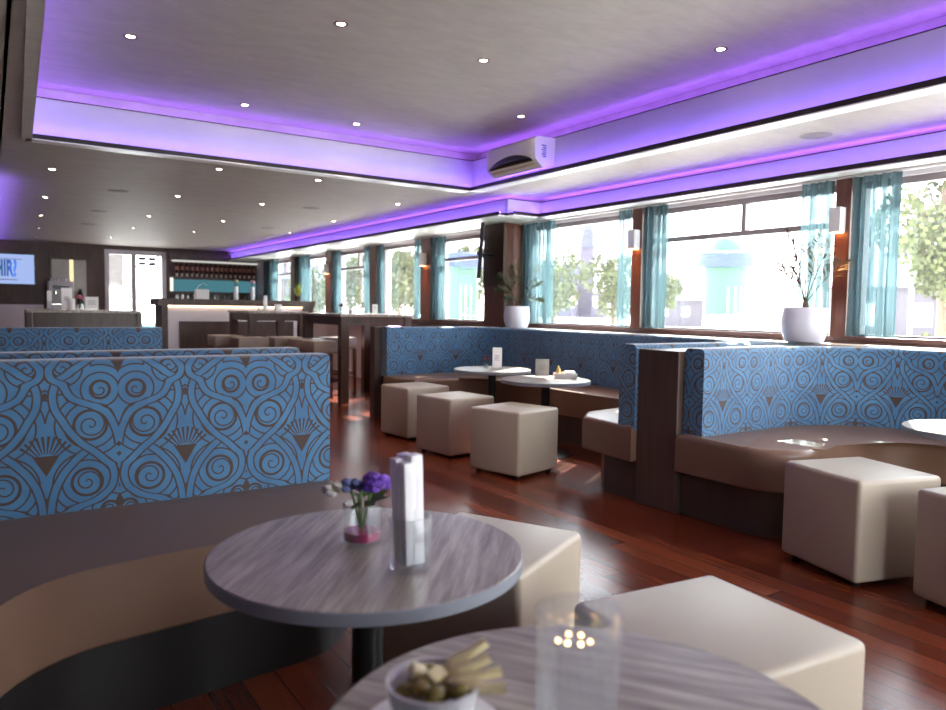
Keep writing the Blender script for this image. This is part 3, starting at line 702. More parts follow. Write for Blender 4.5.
# ------------------------------------------------------------------ curtains
def curtain(y0, y1, label, x=4.985, n=None):
    n = n or max(3, int((y1-y0)/.055)); pts = []
    N = n*8
    for i in range(N+1):
        t = i/N; pts.append((x+.016*math.sin(2*PI*n*t)+.006*math.sin(9*t+y0), y0+(y1-y0)*t))
    b_ = MB(); L = []
    for z in (SILL+.035, 1.3, 1.7, 2.085):
        L.append([b_.bm.verts.new((px+(.006*math.sin(py*31+z*5)), py, z)) for px, py in pts])
    for A, B in zip(L, L[1:]):
        for i in range(N): b_.bm.faces.new((A[i], A[i+1], B[i+1], B[i]))
    o = b_.build('curtain', M['curtain']); tag(o, label, 'curtain'); o['group'] = 'sheer teal window curtains'
    o.modifiers.new('cloth_thickness', 'SOLIDIFY').thickness = .0012
    return o
for y0, y1, lb in ((2.50, 2.82, 'gathered teal curtain right of the post beside the potted palm'),
                   (2.96, 3.20, 'thin teal curtain strip behind the potted palm'),
                   (4.46, 4.75, 'gathered teal curtain right of the second brown post'),
                   (4.89, 5.06, 'narrow teal curtain left of the second brown post'),
                   (6.00, 6.55, 'sheer teal curtain beside the brown pillar with the wispy palm'),
                   (8.20, 8.55, 'teal curtain left of the pillar screen, right of its post'),
                   (8.84, 8.98, 'slim teal curtain before the bush view, left of the wall lamp post'),
                   (9.95, 10.19, 'teal curtain right of the third post from the pillar'),
                   (10.43, 10.62, 'slim teal curtain left of the third post from the pillar'),
                   (11.55, 11.93, 'teal curtain by the fourth post, above the high table'),
                   (12.95, 13.72, 'teal curtain by the fifth post near the bar end'),
                   (14.75, 15.6, 'farthest teal curtain beside the bottle wall')):
    curtain(y0, y1, lb)
struct(MB().box(4.965, 5.01, YN, 6.6, 2.083, 2.098).box(4.965, 5.01, 7.05, YB, 2.083, 2.098).build(tname(), M['upvc'], smooth=False))

# wall lamps on posts
def sconce(y, label, first=[None]):
    if first[0]: return dup(first[0], (XW-.071, y, 1.71), None, label)
    t = empty('wall_lamp', (XW-.071, y, 1.71), 0, label, 'wall lamp')
    MB().box(-.075, 0, -.04, .04, .004, .175, .004).build('shade', M['white'], t, smooth=False)
    MB().box(-.06, -.01, -.03, .03, 0, .0035).build('bulb', M['lamp_orange'], t, smooth=False)
    l = bpy.data.lights.new('lamp_glow', 'SPOT'); l.energy = 5; l.color = (1, .45, .16); l.spot_size = 1.6; l.spot_blend = .8; l.shadow_soft_size = .02
    lo = bpy.data.objects.new('lamp_glow', l); col.objects.link(lo); lo.parent = t; lo.location = (-.04, 0, -.012)
    lo.rotation_euler = (0, .35, 0)
    first[0] = t; return t
sconce(2.90, 'white box wall lamp glowing orange on the post beside the palm')
sconce(4.82, 'white box wall lamp glowing on the second brown post')
sconce(8.70, 'white box wall lamp on the post left of the pillar screen')
sconce(12.08, 'small white wall lamp on the fourth far post')

# ------------------------------------------------------------------ air conditioner
t = empty('air_conditioner', (TX1-.002, 5.32, ZC-.01), 0, 'white wall air conditioner unit mounted in the ceiling tray corner', 'air conditioner')
YA, YZ = -.48, .22
ac = MB(); prof = [(0, .06), (-.13, .035), (-.205, .10), (-.215, .255), (-.19, .285), (0, .29)]
for yy, rv in ((YA, 0), (YZ, 1)): pass
a_ = [ac.bm.verts.new((x, YA, z)) for x, z in prof]; b_ = [ac.bm.verts.new((x, YZ, z)) for x, z in prof]
ac.bm.faces.new(a_); ac.bm.faces.new(list(reversed(b_)))
for i in range(6): ac.bm.faces.new((a_[i], a_[(i+1) % 6], b_[(i+1) % 6], b_[i]))
ac.build('housing', M['white'], t, smooth=False)
sl = MB(); pts = []
vent = MB(); N = 24
for i in range(N+1):
    s = i/N; y = YA+.03+(YZ-YA-.06)*s; zt = .088+.085*math.sin(PI*s)**.7
    pts.append((y, zt))
lo_ = [vent.bm.verts.new((-.2065-.0065*(max(.10,.086)-.10)/.15, y, .086)) for y, z in pts]
hi_ = [vent.bm.verts.new((-.2075-.010*(z-.10)/.155-.002, y, z)) for y, z in pts]
for i in range(N): vent.bm.faces.new((lo_[i], lo_[i+1], hi_[i+1], hi_[i]))
vo = vent.build('air_outlet', M['black_plastic'], t); vo.modifiers.new('outlet_depth', 'SOLIDIFY').thickness = .004
for k in range(2):
    MB().tube([(-.202+.030*k, YA+.05, .090-.026*k), (-.202+.030*k, YZ-.05, .090-.026*k)], .006, 6).build('louvre', mat('gold_edge_%d' % k, (.62, .52, .32), .4), t, smooth=False)
lgm = mat('lavender_print', (.14, .13, .5), .5)
ls = MB()
for k in range(6): ls.box(-.125-(.018 if k % 2 else .006), -.095, YA-.0012, YA, .12+k*.018, .12+k*.018+.011)
ls.build('side_badge', lgm, t, smooth=False)

# ------------------------------------------------------------------ downlights and ceiling speakers
def downlight(x, y, z, label, group, first=[None]):
    if first[0]: return dup(first[0], (x, y, z), None, label, group)
    t = empty('downlight', (x, y, z), 0, label, 'ceiling light', group)
    MB().lathe([(.024, -.001), (.038, -.001), (.039, -.004), (.034, -.006), (.024, -.004)], 24, cap=False).build('ring', mat('bronze_ring', (.12, .05, .04), .35, .6), t)
    MB().lathe([(.0005, -.0022), (.023, -.0022), (.023, -.0012)], 24, cap=False).build('bulb', M['lamp'], t)
    l = bpy.data.lights.new('lamp_beam', 'SPOT'); l.energy = 5.5; l.color = (1, .80, .60); l.spot_size = 1.35; l.spot_blend = .7; l.shadow_soft_size = .022
    lo = bpy.data.objects.new('lamp_beam', l); col.objects.link(lo); lo.parent = t; lo.location = (0, 0, -.012)
    first[0] = t; return t
ordn = ['first', 'second', 'third', 'fourth', 'fifth', 'sixth']
for nm, pxs in (('leftmost row', ((52, 169), (45, 197), (41, 215), (39, 228), (36, 237))), ('row second from the left', ((219, 169), (178, 196), (149, 216), (133, 228), (112, 237))),
                ('middle row', ((318, 180), (262, 204), (223, 221), (194, 232))), ('row beside the bulkhead', ((398, 204), (334, 221), (290, 233), (255, 242)))):
    for i, (px_, py_) in enumerate(pxs):
        x, y = G_at(px_, py_, ZC)
        downlight(x, y, ZC, 'downlight in the low ceiling, %s, %s one counted away from us' % (nm, ordn[i]), 'low ceiling downlights')
for x, y, lb in ((.735, 4.72, 'downlight nearest the left edge of the raised tray'), (1.65, 3.83, 'downlight at the top centre left of the raised tray'), (2.61, 3.86, 'downlight in the middle of the raised tray'), (3.62, 2.88, 'downlight right of the air conditioner, far right of the tray'), (1.70, 5.78, 'downlight near the far edge of the tray, left one'), (2.64, 5.80, 'downlight near the far edge of the tray, right one'), (3.60, 4.78, 'downlight just above the air conditioner')):
    downlight(x, y, 2.685, lb, 'raised tray downlights')
gr_ = mat('speaker_mesh_grey', (.22, .20, .18), .7)
for px, py, lb in ((816, 135.5, 'round flush speaker grille in the strip beside the tray on the right'), (118, 191, 'flush grille disc nearest among those in the low ceiling'), (99, 211, 'flush grille disc second along the low ceiling'), (88, 224, 'third flush grille disc along the low ceiling'), (311, 208, 'flush grille disc near the purple bulkhead'), (268, 228, 'farther flush grille disc near the purple bulkhead')):
    x, y = G_at(px, py, ZC)
    o = MB().lathe([(.001, -.004), (.085, -.004), (.10, -.001)], 32, cap=False).build('ceiling_speaker', gr_, loc=(x, y, ZC)); tag(o, lb, 'speaker')

# ------------------------------------------------------------------ pillar screen
def screen(loc, rz, tilt, w_, h_, label, lit):
    t = empty('wall_screen', loc, rz, label, 'television'); R = Matrix.Rotation(tilt, 4, 'X')
    MB().box(-w_/2, w_/2, -.02, .02, -h_/2, h_/2, .004, mt=R).build('casing', M['black_plastic'], t, smooth=False)
    MB().box(-w_/2+.02, w_/2-.02, -.0225, -.0205, -h_/2+.03, h_/2-.02, mt=R).build('display', lit, t, smooth=False)
    return t
off = mat('dark_display', (.01, .01, .012), .1)
t = screen((4.50, 6.66, 1.75), math.radians(56.3), .06, .80, .58, 'dark screen seen edge on, hung on an arm from the brown pillar', off)
bpy.context.view_layer.update()
def local(o, p): return o.matrix_world.inverted() @ Vector(p)
mb = MB(); mb.tube([local(t, (4.50, 6.70, 1.75)), local(t, (4.62, 6.82, 1.75)), local(t, (4.783, 6.82, 1.75))], .02, 8)
mb.build('bracket_arm', M['black'], t)
# lit screen on the far wall
scr = emit('lit_screen', (.40, .52, .90), .27)
t = screen((.14, YB-.055, 1.755), 0, 0, 1.36, .60, 'lit wall screen with pale blue picture at the left edge', scr)
tc_ = bpy.data.curves.new('screen_text', 'FONT'); tc_.body = 'HIR?'; tc_.size = .36; tc_.align_x = 'RIGHT'; tc_.extrude = .001; tc_.offset = .012
to = bpy.data.objects.new('screen_text_tmp', tc_); col.objects.link(to); bpy.context.view_layer.update()
me = bpy.data.meshes.new_from_object(to.evaluated_get(bpy.context.evaluated_depsgraph_get())); bpy.data.objects.remove(to)
me.transform(Matrix.Translation((.38, -.0245, -.12)) @ Matrix.Rotation(PI/2, 4, 'X') @ Matrix.Diagonal((.50, 1.15, 1, 1)))
m, nt, b = base_mat('screen_letters', (.02, .1, .3), .5); v = coords(nt, 'Object'); sp = nt.nodes.new('ShaderNodeSeparateXYZ'); nt.links.new(v, sp.inputs[0])
cc = ramp(nt, (E(nt, sp.outputs[0])*1.4+.5).v, [(.0, (.004, .03, .05)), (.45, (.01, .12, .10)), (.8, (.02, .08, .3)), (1, (.05, .2, .8))])
nt.links.new(cc, b.inputs['Base Color']); nt.links.new(cc, b.inputs['Emission Color']); b.inputs['Emission Strength'].default_value = .25
me.materials.clear(); me.materials.append(m); o = bpy.data.objects.new('letters', me); col.objects.link(o); o.parent = t
mb = MB().box(-.45, .46, -.0245, -.0235, .185, .195).box(-.40, .38, -.0245, -.0235, -.20, -.188); mb.build('caption_lines', mat('screen_grey', (.12, .16, .35), .6), t, smooth=False)

# ------------------------------------------------------------------ far wall: white wainscot, kitchen hatch, door
struct(MB().box(XL, .93, YB-.28, YB-.001, 0, 1.10).build(tname(), M['lilacwall'], smooth=False))
hx0, hx1, hz0, hz1 = 1.09, 1.68, 1.0, 1.98
h = struct(MB().box(hx0-.04, hx1+.04, YB-.03, YB-.001, hz0-.04, hz1+.04).build(tname(), M['dark_wood'], smooth=False))
MB().box(hx0, hx1, YB-.034, YB-.031, hz0, hz1).build('mirror_panel', mat('pale_tan_panel', (.30, .25, .22), .25), h, smooth=False)
MB().box(hx0+.30, hx0+.37, YB-.040, YB-.035, hz0+.5, hz1).build('light_strip', emit('warm_tube', (1, .75, .42), .35), h, smooth=False)
d = struct(MB().box(DX0, DX0+.08, YB-.03, YB+.1, 0, DZ).box(DX1-.08, DX1, YB-.03, YB+.1, 0, DZ).box(DX0+.08, DX1-.08, YB-.03, YB+.1, DZ-.09, DZ).box(DX0+.49, DX0+.58, YB, YB+.06, 0, DZ-.09).box(DX0+.58, DX1-.17, YB+.01, YB+.05, 1.88, 1.92).box(DX1-.17, DX1-.14, YB, YB+.05, 0, DZ-.09).build('door_1', M['upvc'], smooth=False))
for i_ in range(2):
    for j_ in range(2): MB().box(DX0+.63+.19*i_, DX0+.77+.19*i_, YB+.012, YB+.022, 1.93+.10*j_, 2.0+.10*j_).build('dark_pane', M['slate'], d, smooth=False)
MB().box(DX0+.08, DX1-.08, YB+.03, YB+.036, .02, DZ-.09).build('pane', M['glass'], d, smooth=False)
# terrace beyond the door
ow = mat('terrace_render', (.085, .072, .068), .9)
o = MB().box(DX0-1.5, DX0+.72, YB+2.6, YB+2.75, 1.55, 2.9).box(DX0-1.5, DX0+.38, YB+2.6, YB+2.75, 0, 1.55).build('terrace_wall', ow, smooth=False); tag(o, 'white outside wall seen through the left half of the glass door', 'wall')
t = empty('terrace_table', (3.13, YB+1.3, 0), 0, 'bluish table standing outside the glass door', 'table')
MB().box(-.35, .35, -.3, .3, .70, .74).build('tabletop', M['white'], t, smooth=False)
MB().box(-.28, .28, -.24, .24, .3, .68).build('under_box', mat('teal_box', (.15, .35, .40), .6), t, smooth=False)
for a, b_ in ((-.3, -.25), (.3, -.25), (.3, .25), (-.3, .25)): MB().cyl(.02, 0, .7, (a, b_), 8).build('leg', M['black'], t)

# bottle wall
BW0, BW1 = 3.26, 5.02
t = empty('bottle_rack', (0, YB, 0), 0, 'lit wall rack above the bar holding a row of upside down bottles', 'rack')
MB().box(BW0-.1, BW1+.02, -.20, -.002, 2.07, 2.22).build('cornice', M['dark_wood'], t, smooth=False)
MB().box(BW0, BW1, -.18, -.05, 2.035, 2.065).build('light_rail', emit('cool_rail', (.8, .78, .72), .22), t, smooth=False)
MB().box(BW0, BW1, -.04, -.002, 1.30, 2.03).build('back_board', M['dark_wood'], t, smooth=False)
MB().box(BW0+.04, BW1, -.055, -.041, 1.42, 1.67).build('teal_light_panel', emit('teal_panel', (.10, .30, .36), .19), t, smooth=False)
MB().box(BW0-.03, BW0+.03, -.065, -.041, 1.42, 1.70).build('white_end_light', emit('white_end', (.9, .88, .8), .35), t, smooth=False)
fb = None
nb_ = 17
for k in range(nb_):
    x = BW0+.09+(BW1-BW0-.16)*k/(nb_-1)
    lb = 'upside down spirit bottle in the wall rack, number %d from the left' % (k+1)
    if fb is None:
        fb = empty('spirit_bottle', (x, YB-.12, 1.73), 0, lb, 'bottle', 'bottles in the wall rack')
        MB().lathe([(.010, 0), (.012, .05), (.034, .10), (.036, .27), (.03, .285)], 12).build('bottle_body', M['brownbottle'], fb)
        MB().lathe([(.0362, .13), (.0372, .135), (.0372, .20), (.0362, .205)], 12, cap=False).build('bottle_label', mat('rust_label', (.30, .12, .09), .6), fb)
        MB().lathe([(.018, .0), (.022, .01), (.022, .055), (.016, .065)], 12, cap=True).build('dispenser', M['label'], fb)
    else: dup(fb, (x, YB-.12, 1.73), None, lb, 'bottles in the wall rack')
# back counter with glasses
t = empty('back_counter', (0, YB, 0), 0, 'dark back counter under the teal light panel', 'counter')
MB().box(BW0-.05, BW1, -.55, -.06, 0, 1.22).build('cabinet', M['dark_wood'], t, smooth=False)
MB().box(BW0-.07, BW1, -.57, -.06, 1.22, 1.25).build('worktop', M['black'], t, smooth=False)
fg = None
for k in range(16):
    x = BW0+.05+k*.105+.02*math.sin(k*3); lb = 'small drinking glass on the back counter, number %d from the left' % (k+1)
    if fg is None:
        fg = MB().lathe([(.022, 0), (.028, .004), (.031, .10), (.029, .10), (.026, .008), (.001, .007)], 12, cap=False).build('drinking_glass', glass('smoky_glass', (.6, .55, .55), .25), loc=(x, YB-.35, 1.251)); tag(fg, lb, 'glass', 'glasses on the back counter')
    else:
        q = fg.copy(); col.objects.link(q); q.location = (x, YB-.35+.03*math.sin(k), 1.251); q['label'] = lb

# ------------------------------------------------------------------ bar
YR = 12.2
t = empty('bar_counter', (0, YR, 0), 0, 'dark bar counter with lit white front and warm light strip under the top', 'bar counter')
MB().box(2.23, 4.78, -.03, .62, 1.13, 1.235).build('countertop', M['dark_wood'], t, smooth=False)
MB().box(2.29, 2.38, .0, .55, 0, 1.13).build('end_panel', M['dark_wood'], t, smooth=False); MB().box(4.58, 4.76, .0, .55, 0, 1.13).build('end_panel', M['dark_wood'], t, smooth=False)
MB().box(2.38, 4.58, .06, .50, 0, 1.13).build('white_front', M['lilacwall'], t, smooth=False)
MB().box(2.56, 4.42, .045, .059, .10, .88).build('dark_inset', M['dark_wood'], t, smooth=False)
MB().box(2.39, 4.57, .030, .058, 1.113, 1.129).build('light_strip', M['led_warm'], t, smooth=False)

# high tables
def high_table(x0, x1, y0, y1, h, label, leg=.10):
    t = empty('high_table', ((x0+x1)/2, (y0+y1)/2, 0), 0, label, 'table'); a, b_ = (x1-x0)/2, (y1-y0)/2
    MB().box(-a-.02, a+.02, -b_-.02, b_+.02, h-.03, h, .003).build('tabletop', M['tabletop'], t, smooth=False)
    ap = MB(); ap.box(-a+leg, a-leg, -b_+.01, -b_+.04, h-.13, h-.03).box(-a+leg, a-leg, b_-.04, b_-.01, h-.13, h-.03).box(-a+.01, -a+.04, -b_+leg, b_-leg, h-.13, h-.03).box(a-.04, a-.01, -b_+leg, b_-leg, h-.13, h-.03)
    ap.build('apron', M['dark_wood'], t, smooth=False)
    for sx_, sy_ in ((-1, -1), (1, -1), (1, 1), (-1, 1)):
        cx, cy = sx_*(a-leg/2), sy_*(b_-leg/2)
        MB().box(cx-leg/2, cx+leg/2, cy-leg/2, cy+leg/2, 0, h-.03).build('leg', M['dark_wood'], t, smooth=False)
    return t
high_table(3.48, 4.42, 8.04, 9.30, 1.06, 'dark wooden high table beside the far booth, nearest the windows')
high_table(2.98, 3.78, 9.95, 10.95, 1.07, 'dark wooden high table in front of the bar counter')
t = empty('side_counter', (0, 9.6, 0), 0, 'long dark high counter at left with white menu stands on it', 'counter')
MB().box(.38, 1.53, -.25, .35, 1.035, 1.065, .003).build('countertop', M['tabletop'], t, smooth=False)
MB().box(.44, 1.49, -.20, -.17, .35, 1.035).build('front_panel', M['dark_wood'], t, smooth=False)
for x in (.38, 1.49): MB().box(x, x+.05, -.23, .33, 0, 1.035).build('end_panel', M['dark_wood'], t, smooth=False)

# upholstered bar stools
def bar_stool(loc, rz, label, first=[None]):
    if first[0]: return dup(first[0], loc, rz, label)
    t = empty('bar_stool', loc, rz, label, 'bar stool')
    MB().box(-.2, .2, -.2, .2, .585, .735, .02, 3).build('seat', mat('beige_leatherette', (.36, .29, .24), .4), t)
    for sx_, sy_ in ((-1, -1), (1, -1), (1, 1), (-1, 1)):
        MB().box(sx_*.175-.02, sx_*.175+.02, sy_*.175-.02, sy_*.175+.02, 0, .585).build('leg', M['post_wood'], t, smooth=False)
    MB().box(-.155, .155, -.188, -.170, .24, .27).build('footrest', M['chrome'], t, smooth=False)
    MB().box(-.155, .155, .170, .188, .24, .27).box(-.188, -.170, -.155, .155, .24, .27).box(.170, .188, -.155, .155, .24, .27).build('stretcher', M['post_wood'], t, smooth=False)
    first[0] = t; return t
bar_stool((2.87, 9.60, 0), 0, 'beige bar stool in front of the high table by the bar, left one')
bar_stool((3.34, 9.60, 0), 0, 'beige bar stool in front of the high table by the bar, right one')
bar_stool((2.76, 10.32, 0), 0, 'beige bar stool at the left side of the high table by the bar')
bar_stool((3.42, 8.45, 0), 0, 'beige bar stool at the left side of the window high table')
bar_stool((3.42, 8.92, 0), 0, 'beige bar stool farther along the left side of the window high table')
bar_stool((3.99, 9.35, 0), 0, 'beige bar stool at the far end of the window high table')
bar_stool((4.68, 8.5, 0), 0, 'beige bar stool on the window side of the high table, nearer one')
bar_stool((4.68, 9.02, 0), 0, 'beige bar stool on the window side of the high table, farther one')
bar_stool((.70, 9.05, 0), 0, 'pale topped bar stool before the side counter, left one')
bar_stool((1.20, 9.05, 0), 0, 'pale topped bar stool before the side counter, right one')

# things on the high tables and the bar
def at(px, Yv, z): 
    d = fw + r2*((px-473)/F_PX) - u2*((310-355)/F_PX); return (d.x*Yv/d.y, Yv, z)
purp = mat('dark_plum_petals', (.06, .015, .04), .7)
x, y, z = at(341, 8.6, 1.06); mini_vase(x, y, z, 'white pot with dark plum flowers on the window high table', purp, 1.1, 'flower_pot', .045)
x, y, z = at(375, 8.6, 1.06); menu_card(x, y, z, -.3, 'white menu card on the window high table', .125, .07)
x, y, z = at(351, 8.7, 1.06); o = MB().lathe([(.022, 0), (.026, .004), (.028, .05), (.001, .05)], 16, cap=False).build('tealight_cup', M['white'], loc=(x, y, z)); tag(o, 'small tealight cup between the flower pot and the menu card', 'candle holder')
x, y, z = at(265, 10.3, 1.07)
t = empty('napkin_glass', (x, y, z), 0, 'tall white napkins in a glass on the high table by the bar', 'napkins')
sq_glass(.032, .09, t); MB().box(-.02, .026, -.018, .02, .012, .22, .004).build('paper_napkin', M['paper'], t)
x, y, z = at(259, 10.3, 1.07); mini_vase(x, y, z, 'small plum flower vase on the high table by the bar', purp, .9)
x, y, z = at(278, 10.3, 1.07); o = MB().box(-.045, .045, -.03, .03, 0, .10, .004).build('candle_box', M['white'], loc=(x, y, z)); tag(o, 'white square candle block on the high table by the bar', 'candle holder')
# bar counter items
x, y, z = at(202, YR+.25, 1.235)
t = empty('bar_caddy', (x, y, z), 0, 'white box caddy with handle on the bar counter', 'caddy'); MB().box(-.10, .10, -.06, .06, 0, .16, .004).build('box', M['white'], t, smooth=False)
MB().tube([(-.09, 0, .16), (-.05, 0, .22), (.03, 0, .27), (.09, 0, .22)], .005, 6).build('handle', M['chrome'], t)
wh = mat('white_green_petals', (.5, .55, .35), .7, var=.3, nscale=40)
x, y, z = at(236, YR+.25, 1.235); mini_vase(x, y, z, 'tall white vase with pale green flowers on the bar counter', wh, 1.6, 'tall_vase', .14)
x, y, z = at(252.5, YR+.25, 1.235); mini_vase(x, y, z, 'tall white vase with pink white flowers, nearer the windows on the bar', mat('pink_white_petals', (.5, .3, .4), .7), 1.6, 'tall_vase', .14)
x, y, z = at(298, YR+.2, 1.235)
t = empty('potted_herb', (x, y, z), 0, 'yellow green plant in a small pot at the window end of the bar', 'potted plant')
MB().lathe([(.035, 0), (.05, .08), (.001, .08)], 16, cap=False).build('pot', M['soil'], t)
f = MB()
for k in range(60):
    a = random.random()*6.28; r = random.random()*.06; p = Vector((r*math.cos(a)*.4, r*math.sin(a)*.4, .08)); q = p+Vector((math.cos(a)*r*1.6, math.sin(a)*r*1.6, random.uniform(.08, .26))); leafmesh(f, p, q, .02, Vector((-math.sin(a), math.cos(a), 0)))
f.build('leaves', mat('lime_leaves', (.30, .36, .05), .6, var=.4), t, smooth=False)
# side counter items
def ctr(px): return at(px, 9.62, 1.065)
x, y, z = ctr(49.5); t = empty('napkin_glass', (x, y, z), 0, 'white napkins in a glass at the left end of the side counter', 'napkins'); sq_glass(.03, .10, t); MB().box(-.024, .022, -.018, .02, .012, .215, .004).build('paper_napkin', M['paper'], t)
x, y, z = ctr(67); menu_card(x, y, z, .1, 'tall white card in the middle of the side counter', .25, .11)
x, y, z = ctr(71.5); o = MB().lathe([(.03, 0), (.034, .004), (.034, .13), (.001, .13)], 16, cap=False).build('white_candle', M['paper'], loc=(x, y-.06, z)); tag(o, 'white pillar candle before the tall card on the side counter', 'candle')
x, y, z = ctr(80.5); mini_vase(x, y, z, 'pink flower pot beside the white card at the right of the side counter', mat('pink_petals', (.5, .12, .22), .7), 1.5, 'flower_pot', .045)
x, y, z = ctr(92); menu_card(x, y, z, .1, 'broad white menu card at the right of the side counter', .155, .14)
# coffee machine on the rear counter
t = empty('rear_counter', (1.38, YB, 0), 0, 'low rear counter below the tan panel on the far wall', 'counter'); MB().box(-.42, .42, -.55, -.045, 0, 1.0).build('cabinet', M['dark_wood'], t, smooth=False); MB().box(-.44, .44, -.57, -.045, 1.0, 1.03).build('worktop', M['tabletop'], t, smooth=False)
t = empty('coffee_machine', (1.22, YB-.32, 1.03), 0, 'silver and black coffee machine with cups on top before the tan panel', 'coffee machine')
MB().box(-.22, .20, -.16, .16, 0, .08, .008).box(-.22, .20, .02, .16, .08, .40, .008).box(-.22, .20, -.16, .16, .33, .52, .012).build('body', M['upvc'], t, smooth=False)
MB().box(-.15, .13, -.168, -.161, .36, .44).build('front_panel', M['black_plastic'], t, smooth=False)
for k in (-.1, .08): MB().cyl(.025, .27, .33, (k, -.09), 12).build('group_head', M['chrome'], t)
MB().box(-.18, .16, -.14, .0, .081, .088).build('drip_tray', M['chrome'], t, smooth=False)
fc = None
for k in range(6):
    p = (1.22-.16+.06*k, YB-.33+.03*(k % 2), 1.551); lb = 'small cup on top of the coffee machine, number %d from the left' % (k+1)
    if fc is None: fc = MB().lathe([(.018, 0), (.026, .05), (.023, .05), (.015, .005), (.001, .004)], 12, cap=False).build('coffee_cup', M['white'], loc=p); tag(fc, lb, 'cup', 'cups on the coffee machine')
    else: q = fc.copy(); col.objects.link(q); q.location = p; q['label'] = lb
o = MB().lathe([(.05, 0), (.06, .02), (.06, .28), (.03, .34), (.025, .38)], 16).build('coffee_grinder', M['black_plastic'], loc=(1.55, YB-.3, 1.03)); tag(o, 'black coffee grinder right of the coffee machine', 'grinder')

# ------------------------------------------------------------------ outdoors
GZ = -.35
o = MB().box(XW+.3, 260, -140, 300, GZ-.3, GZ).build('street_paving', M['asphalt'], smooth=False); o['kind'] = 'structure'; o.name = 'ground_paving'
def tree(x, y, h, r, label, dense=1200, leaf=.14, zc=.62):
    t = empty('tree', (x, y, GZ), 0, label, 'tree')
    tk = MB(); tk.tube([(0, 0, 0), (.05, .03, h*.3), (-.05, .05, h*.6), (0, 0, h*.85)], [r*.09, r*.07, r*.05, r*.02], 10)
    for k in range(7):
        a = k*.9; tk.tube([(0, 0, h*(.3+.06*k)), (r*.5*math.cos(a), r*.5*math.sin(a), h*(.45+.06*k))], [r*.035, r*.012], 6)
    tk.build('trunk', M['bark'], t)
    f_ = MB(); blobs = []
    for k in range(16):
        a = random.random()*6.28; rr = r*math.sqrt(random.random())*.72; zz = h*(zc+random.uniform(-.27, .27))
        sc2 = 1-abs(zz/h-zc)*1.4; blobs.append((Vector((rr*math.cos(a)*sc2, rr*math.sin(a)*sc2, zz)), r*random.uniform(.28, .45)))
    for k in range(dense):
        c_, br = random.choice(blobs); v_ = Vector((random.gauss(0, 1), random.gauss(0, 1), random.gauss(0, 1))).normalized()
        p = c_+v_*br*random.uniform(.6, 1.05); n_ = Vector((random.gauss(0, 1), random.gauss(0, 1), random.gauss(0, .6))).normalized(); a1_ = n_.orthogonal().normalized()*leaf; b1_ = n_.cross(a1_)*.8
        f_.quad(p-a1_, p-b1_, p+a1_, p+b1_)
    f_.build('crown', M['treeleaf'], t, smooth=False); return t
def polar(px, dist):
    d = fw + r2*((px-473)/F_PX); d = Vector((d.x, d.y)).normalized()*dist; return d.x, d.y
for px, dist, h, r, lb in ((942, 13, 5.2, 1.35, 'leafy tree outside the rightmost window'), (612, 46, 4.9, 2.1, 'round tree right of the church spire'), (552, 40, 4.6, 2.0, 'tree left of the church, half behind the curtain'),
                           (398, 40, 4.6, 1.9, 'bushy tree outside the window left of the pillar screen, left one'), (414, 44, 4.9, 1.8, 'bushy tree outside the window left of the pillar screen, right one'),
                           (349, 46, 4.7, 2.0, 'tree behind the flower pot on the high table'), (366, 60, 5.2, 1.8, 'second tree behind the high table window'), (315, 50, 4.2, 2.2, 'tree outside the window near the bar end'), (662, 60, 4.2, 2.0, 'small pale tree right of the second brown post'),
                           (467, 38, 5.2, 1.1, 'slim tree between the blue and green kiosk and the pillar')):
    x, y = polar(px, dist); tree(x, y, h, r, lb, 2600 if dist > 20 else 9000, .12 if dist > 20 else .05)
for px, dist, h, r, lb in ((932, 16, 1.25, .75, 'trimmed bush below the tree in the rightmost window'), (880, 18, 1.0, .8, 'low bush seen through the gathered curtain')):
    x, y = polar(px, dist); t = tree(x, y, h, r, lb, 900, .07, .5); t.name = 'bush'; t['category'] = 'bush'
def kiosk(px, dist, s, label, dome=True):
    x, y = polar(px, dist); t = empty('advertising_kiosk', (x, y, GZ), 0, label, 'kiosk')
    MB().lathe([(.92*s, 0), (.92*s, .3), (.86*s, .32), (.86*s, 2.95)], 32).build('column', M['kgreen'], t)
    MB().lathe([(1.12*s, 2.95), (1.14*s, 3.0), (1.14*s, 3.40), (1.1*s, 3.42)], 32).build('blue_band', M['kblue'], t)
    if dome:
        pr_ = [(.66*s*math.cos(a*PI/16), 3.42+.55*math.sin(a*PI/16)) for a in range(8)]; MB().lathe(pr_, 32).build('dome', M['kgreen'], t)
    for k in range(3):
        a = -2.3+k*.35; MB().box(-.012, .012, -.01, .01, .5, 2.3, mt=Matrix.Translation((.87*s*math.cos(a), .87*s*math.sin(a), 0))).build('poster_rail', M['white'], t, smooth=False)
    return t
kiosk(722, 25.5, .76, 'round mint green kiosk column with blue band and dome')
kiosk(462, 26, .62, 'green and blue kiosk outside the window beside the pillar screen', False)
x, y = polar(745, 22); t = empty('parked_van', (x, y, GZ), 2.6, 'white parked vehicle in front of the green kiosk', 'vehicle')
vb = MB().prism([(-1.9, -.8), (1.9, -.8), (1.9, .8), (-1.9, .8)], .35, .95, .12, 3).prism([(-1.3, -.7), (1.0, -.7), (1.0, .7), (-1.3, .7)], .9, 1.42, .2, 3); vb.build('body', M['white'], t)
for a in (-1.2, 1.2):
    for b_ in (-.78, .78): MB().lathe([(.32, -.1), (.34, -.08), (.34, .08), (.32, .1)], 20, mt=Matrix.Translation((a, b_, .34)) @ Matrix.Rotation(PI/2, 4, 'X')).build('wheel', M['black_plastic'], t)
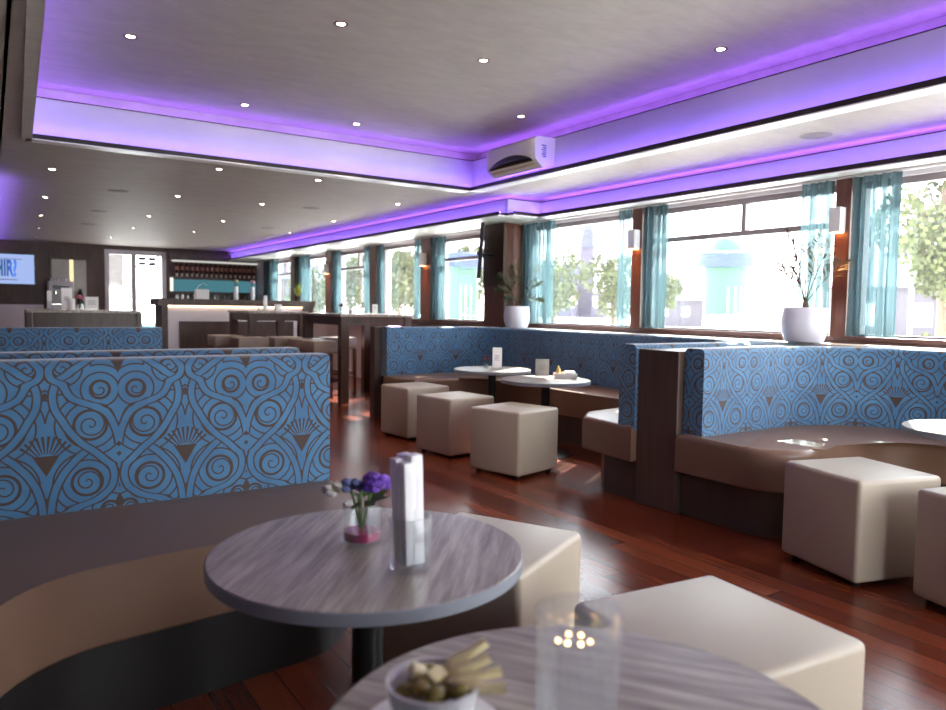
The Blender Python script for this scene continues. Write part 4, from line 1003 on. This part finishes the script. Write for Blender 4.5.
# church
x, y = polar(585, 150); t = empty('church', (x, y, GZ), math.radians(-50), 'distant church with a tall pointed spire', 'church')
MB().box(-1.3, 1.3, -1.3, 1.3, 0, 14).build('tower', M['stone'], t, smooth=False)
MB().lathe([(1.75, 14), (1.0, 17.5), (.6, 21), (.05, 26.5)], 8).build('spire', M['slate'], t, smooth=False)
nv = MB(); nv.box(-7, -1.3, -4, 4, 0, 6.0).box(1.3, 4, -3, 3, 0, 5); nv.build('nave', M['stone'], t, smooth=False)
rf = MB(); a_ = [rf.bm.verts.new(p) for p in ((-7.3, -4.4, 6.0), (-1.3, -4.4, 6.0), (-1.3, 4.4, 6.0), (-7.3, 4.4, 6.0), (-6.3, 0, 10.5), (-1.3, 0, 10.5))]
for q in ((0, 1, 5, 4), (3, 4, 5, 2), (0, 4, 3), (1, 2, 5), (0, 3, 2, 1)): rf.bm.faces.new([a_[i] for i in q])
rf.build('roof', M['slate'], t, smooth=False)
wnd = mat('pale_church_window', (.8, .8, .8), .3)
for k in (-1, 1): MB().box(k*2.2-.45, k*2.2+.45, -4.08 if k < 0 else -3.08, -4.0 if k < 0 else -3.0, 2, 4.2).build('window', wnd, t, smooth=False)
# houses
def house(px, dist, w_, h_, label, rz=-.6, dp=6):
    x, y = polar(px, dist); t = empty('house', (x, y, GZ), rz, label, 'house')
    MB().box(-w_/2, w_/2, 0, dp, 0, h_).build('walls', M['render'], t, smooth=False)
    r_ = MB(); v_ = [r_.bm.verts.new(p) for p in ((-w_/2-.3, -.3, h_), (w_/2+.3, -.3, h_), (w_/2+.3, dp+.3, h_), (-w_/2-.3, dp+.3, h_), (-w_/2-.3, dp/2, h_+1.6), (w_/2+.3, dp/2, h_+1.6))]
    for q in ((0, 1, 5, 4), (3, 4, 5, 2), (0, 4, 3), (1, 2, 5), (0, 3, 2, 1)): r_.bm.faces.new([v_[i] for i in q])
    r_.build('roof', M['slate'], t, smooth=False)
    k = -w_/2+.8
    while k < w_/2-.6: MB().box(k, k+.7, -.03, -.001, h_*.4, h_*.75).build('window', wnd, t, smooth=False); k += 2.0
house(945, 34, 8, 2.6, 'low mauve house behind the tree in the rightmost window', -1.0)
house(672, 75, 8, 2.6, 'small grey house right of the second brown post', -.9)
house(287, 60, 4, 3.6, 'brick house beyond the farthest window', -.5)
x, y = polar(908, 20); t = empty('utility_pole', (x, y, GZ), 0, 'thin utility pole with cross arm left of the leafy tree', 'pole')
MB().cyl(.05, 0, 5.4, n=8).build('pole', M['upvc'], t); MB().box(-.9, .9, -.04, .04, 4.55, 4.63, mt=Matrix.Rotation(-1.0, 4, 'Z')).build('cross_arm', M['upvc'], t, smooth=False)
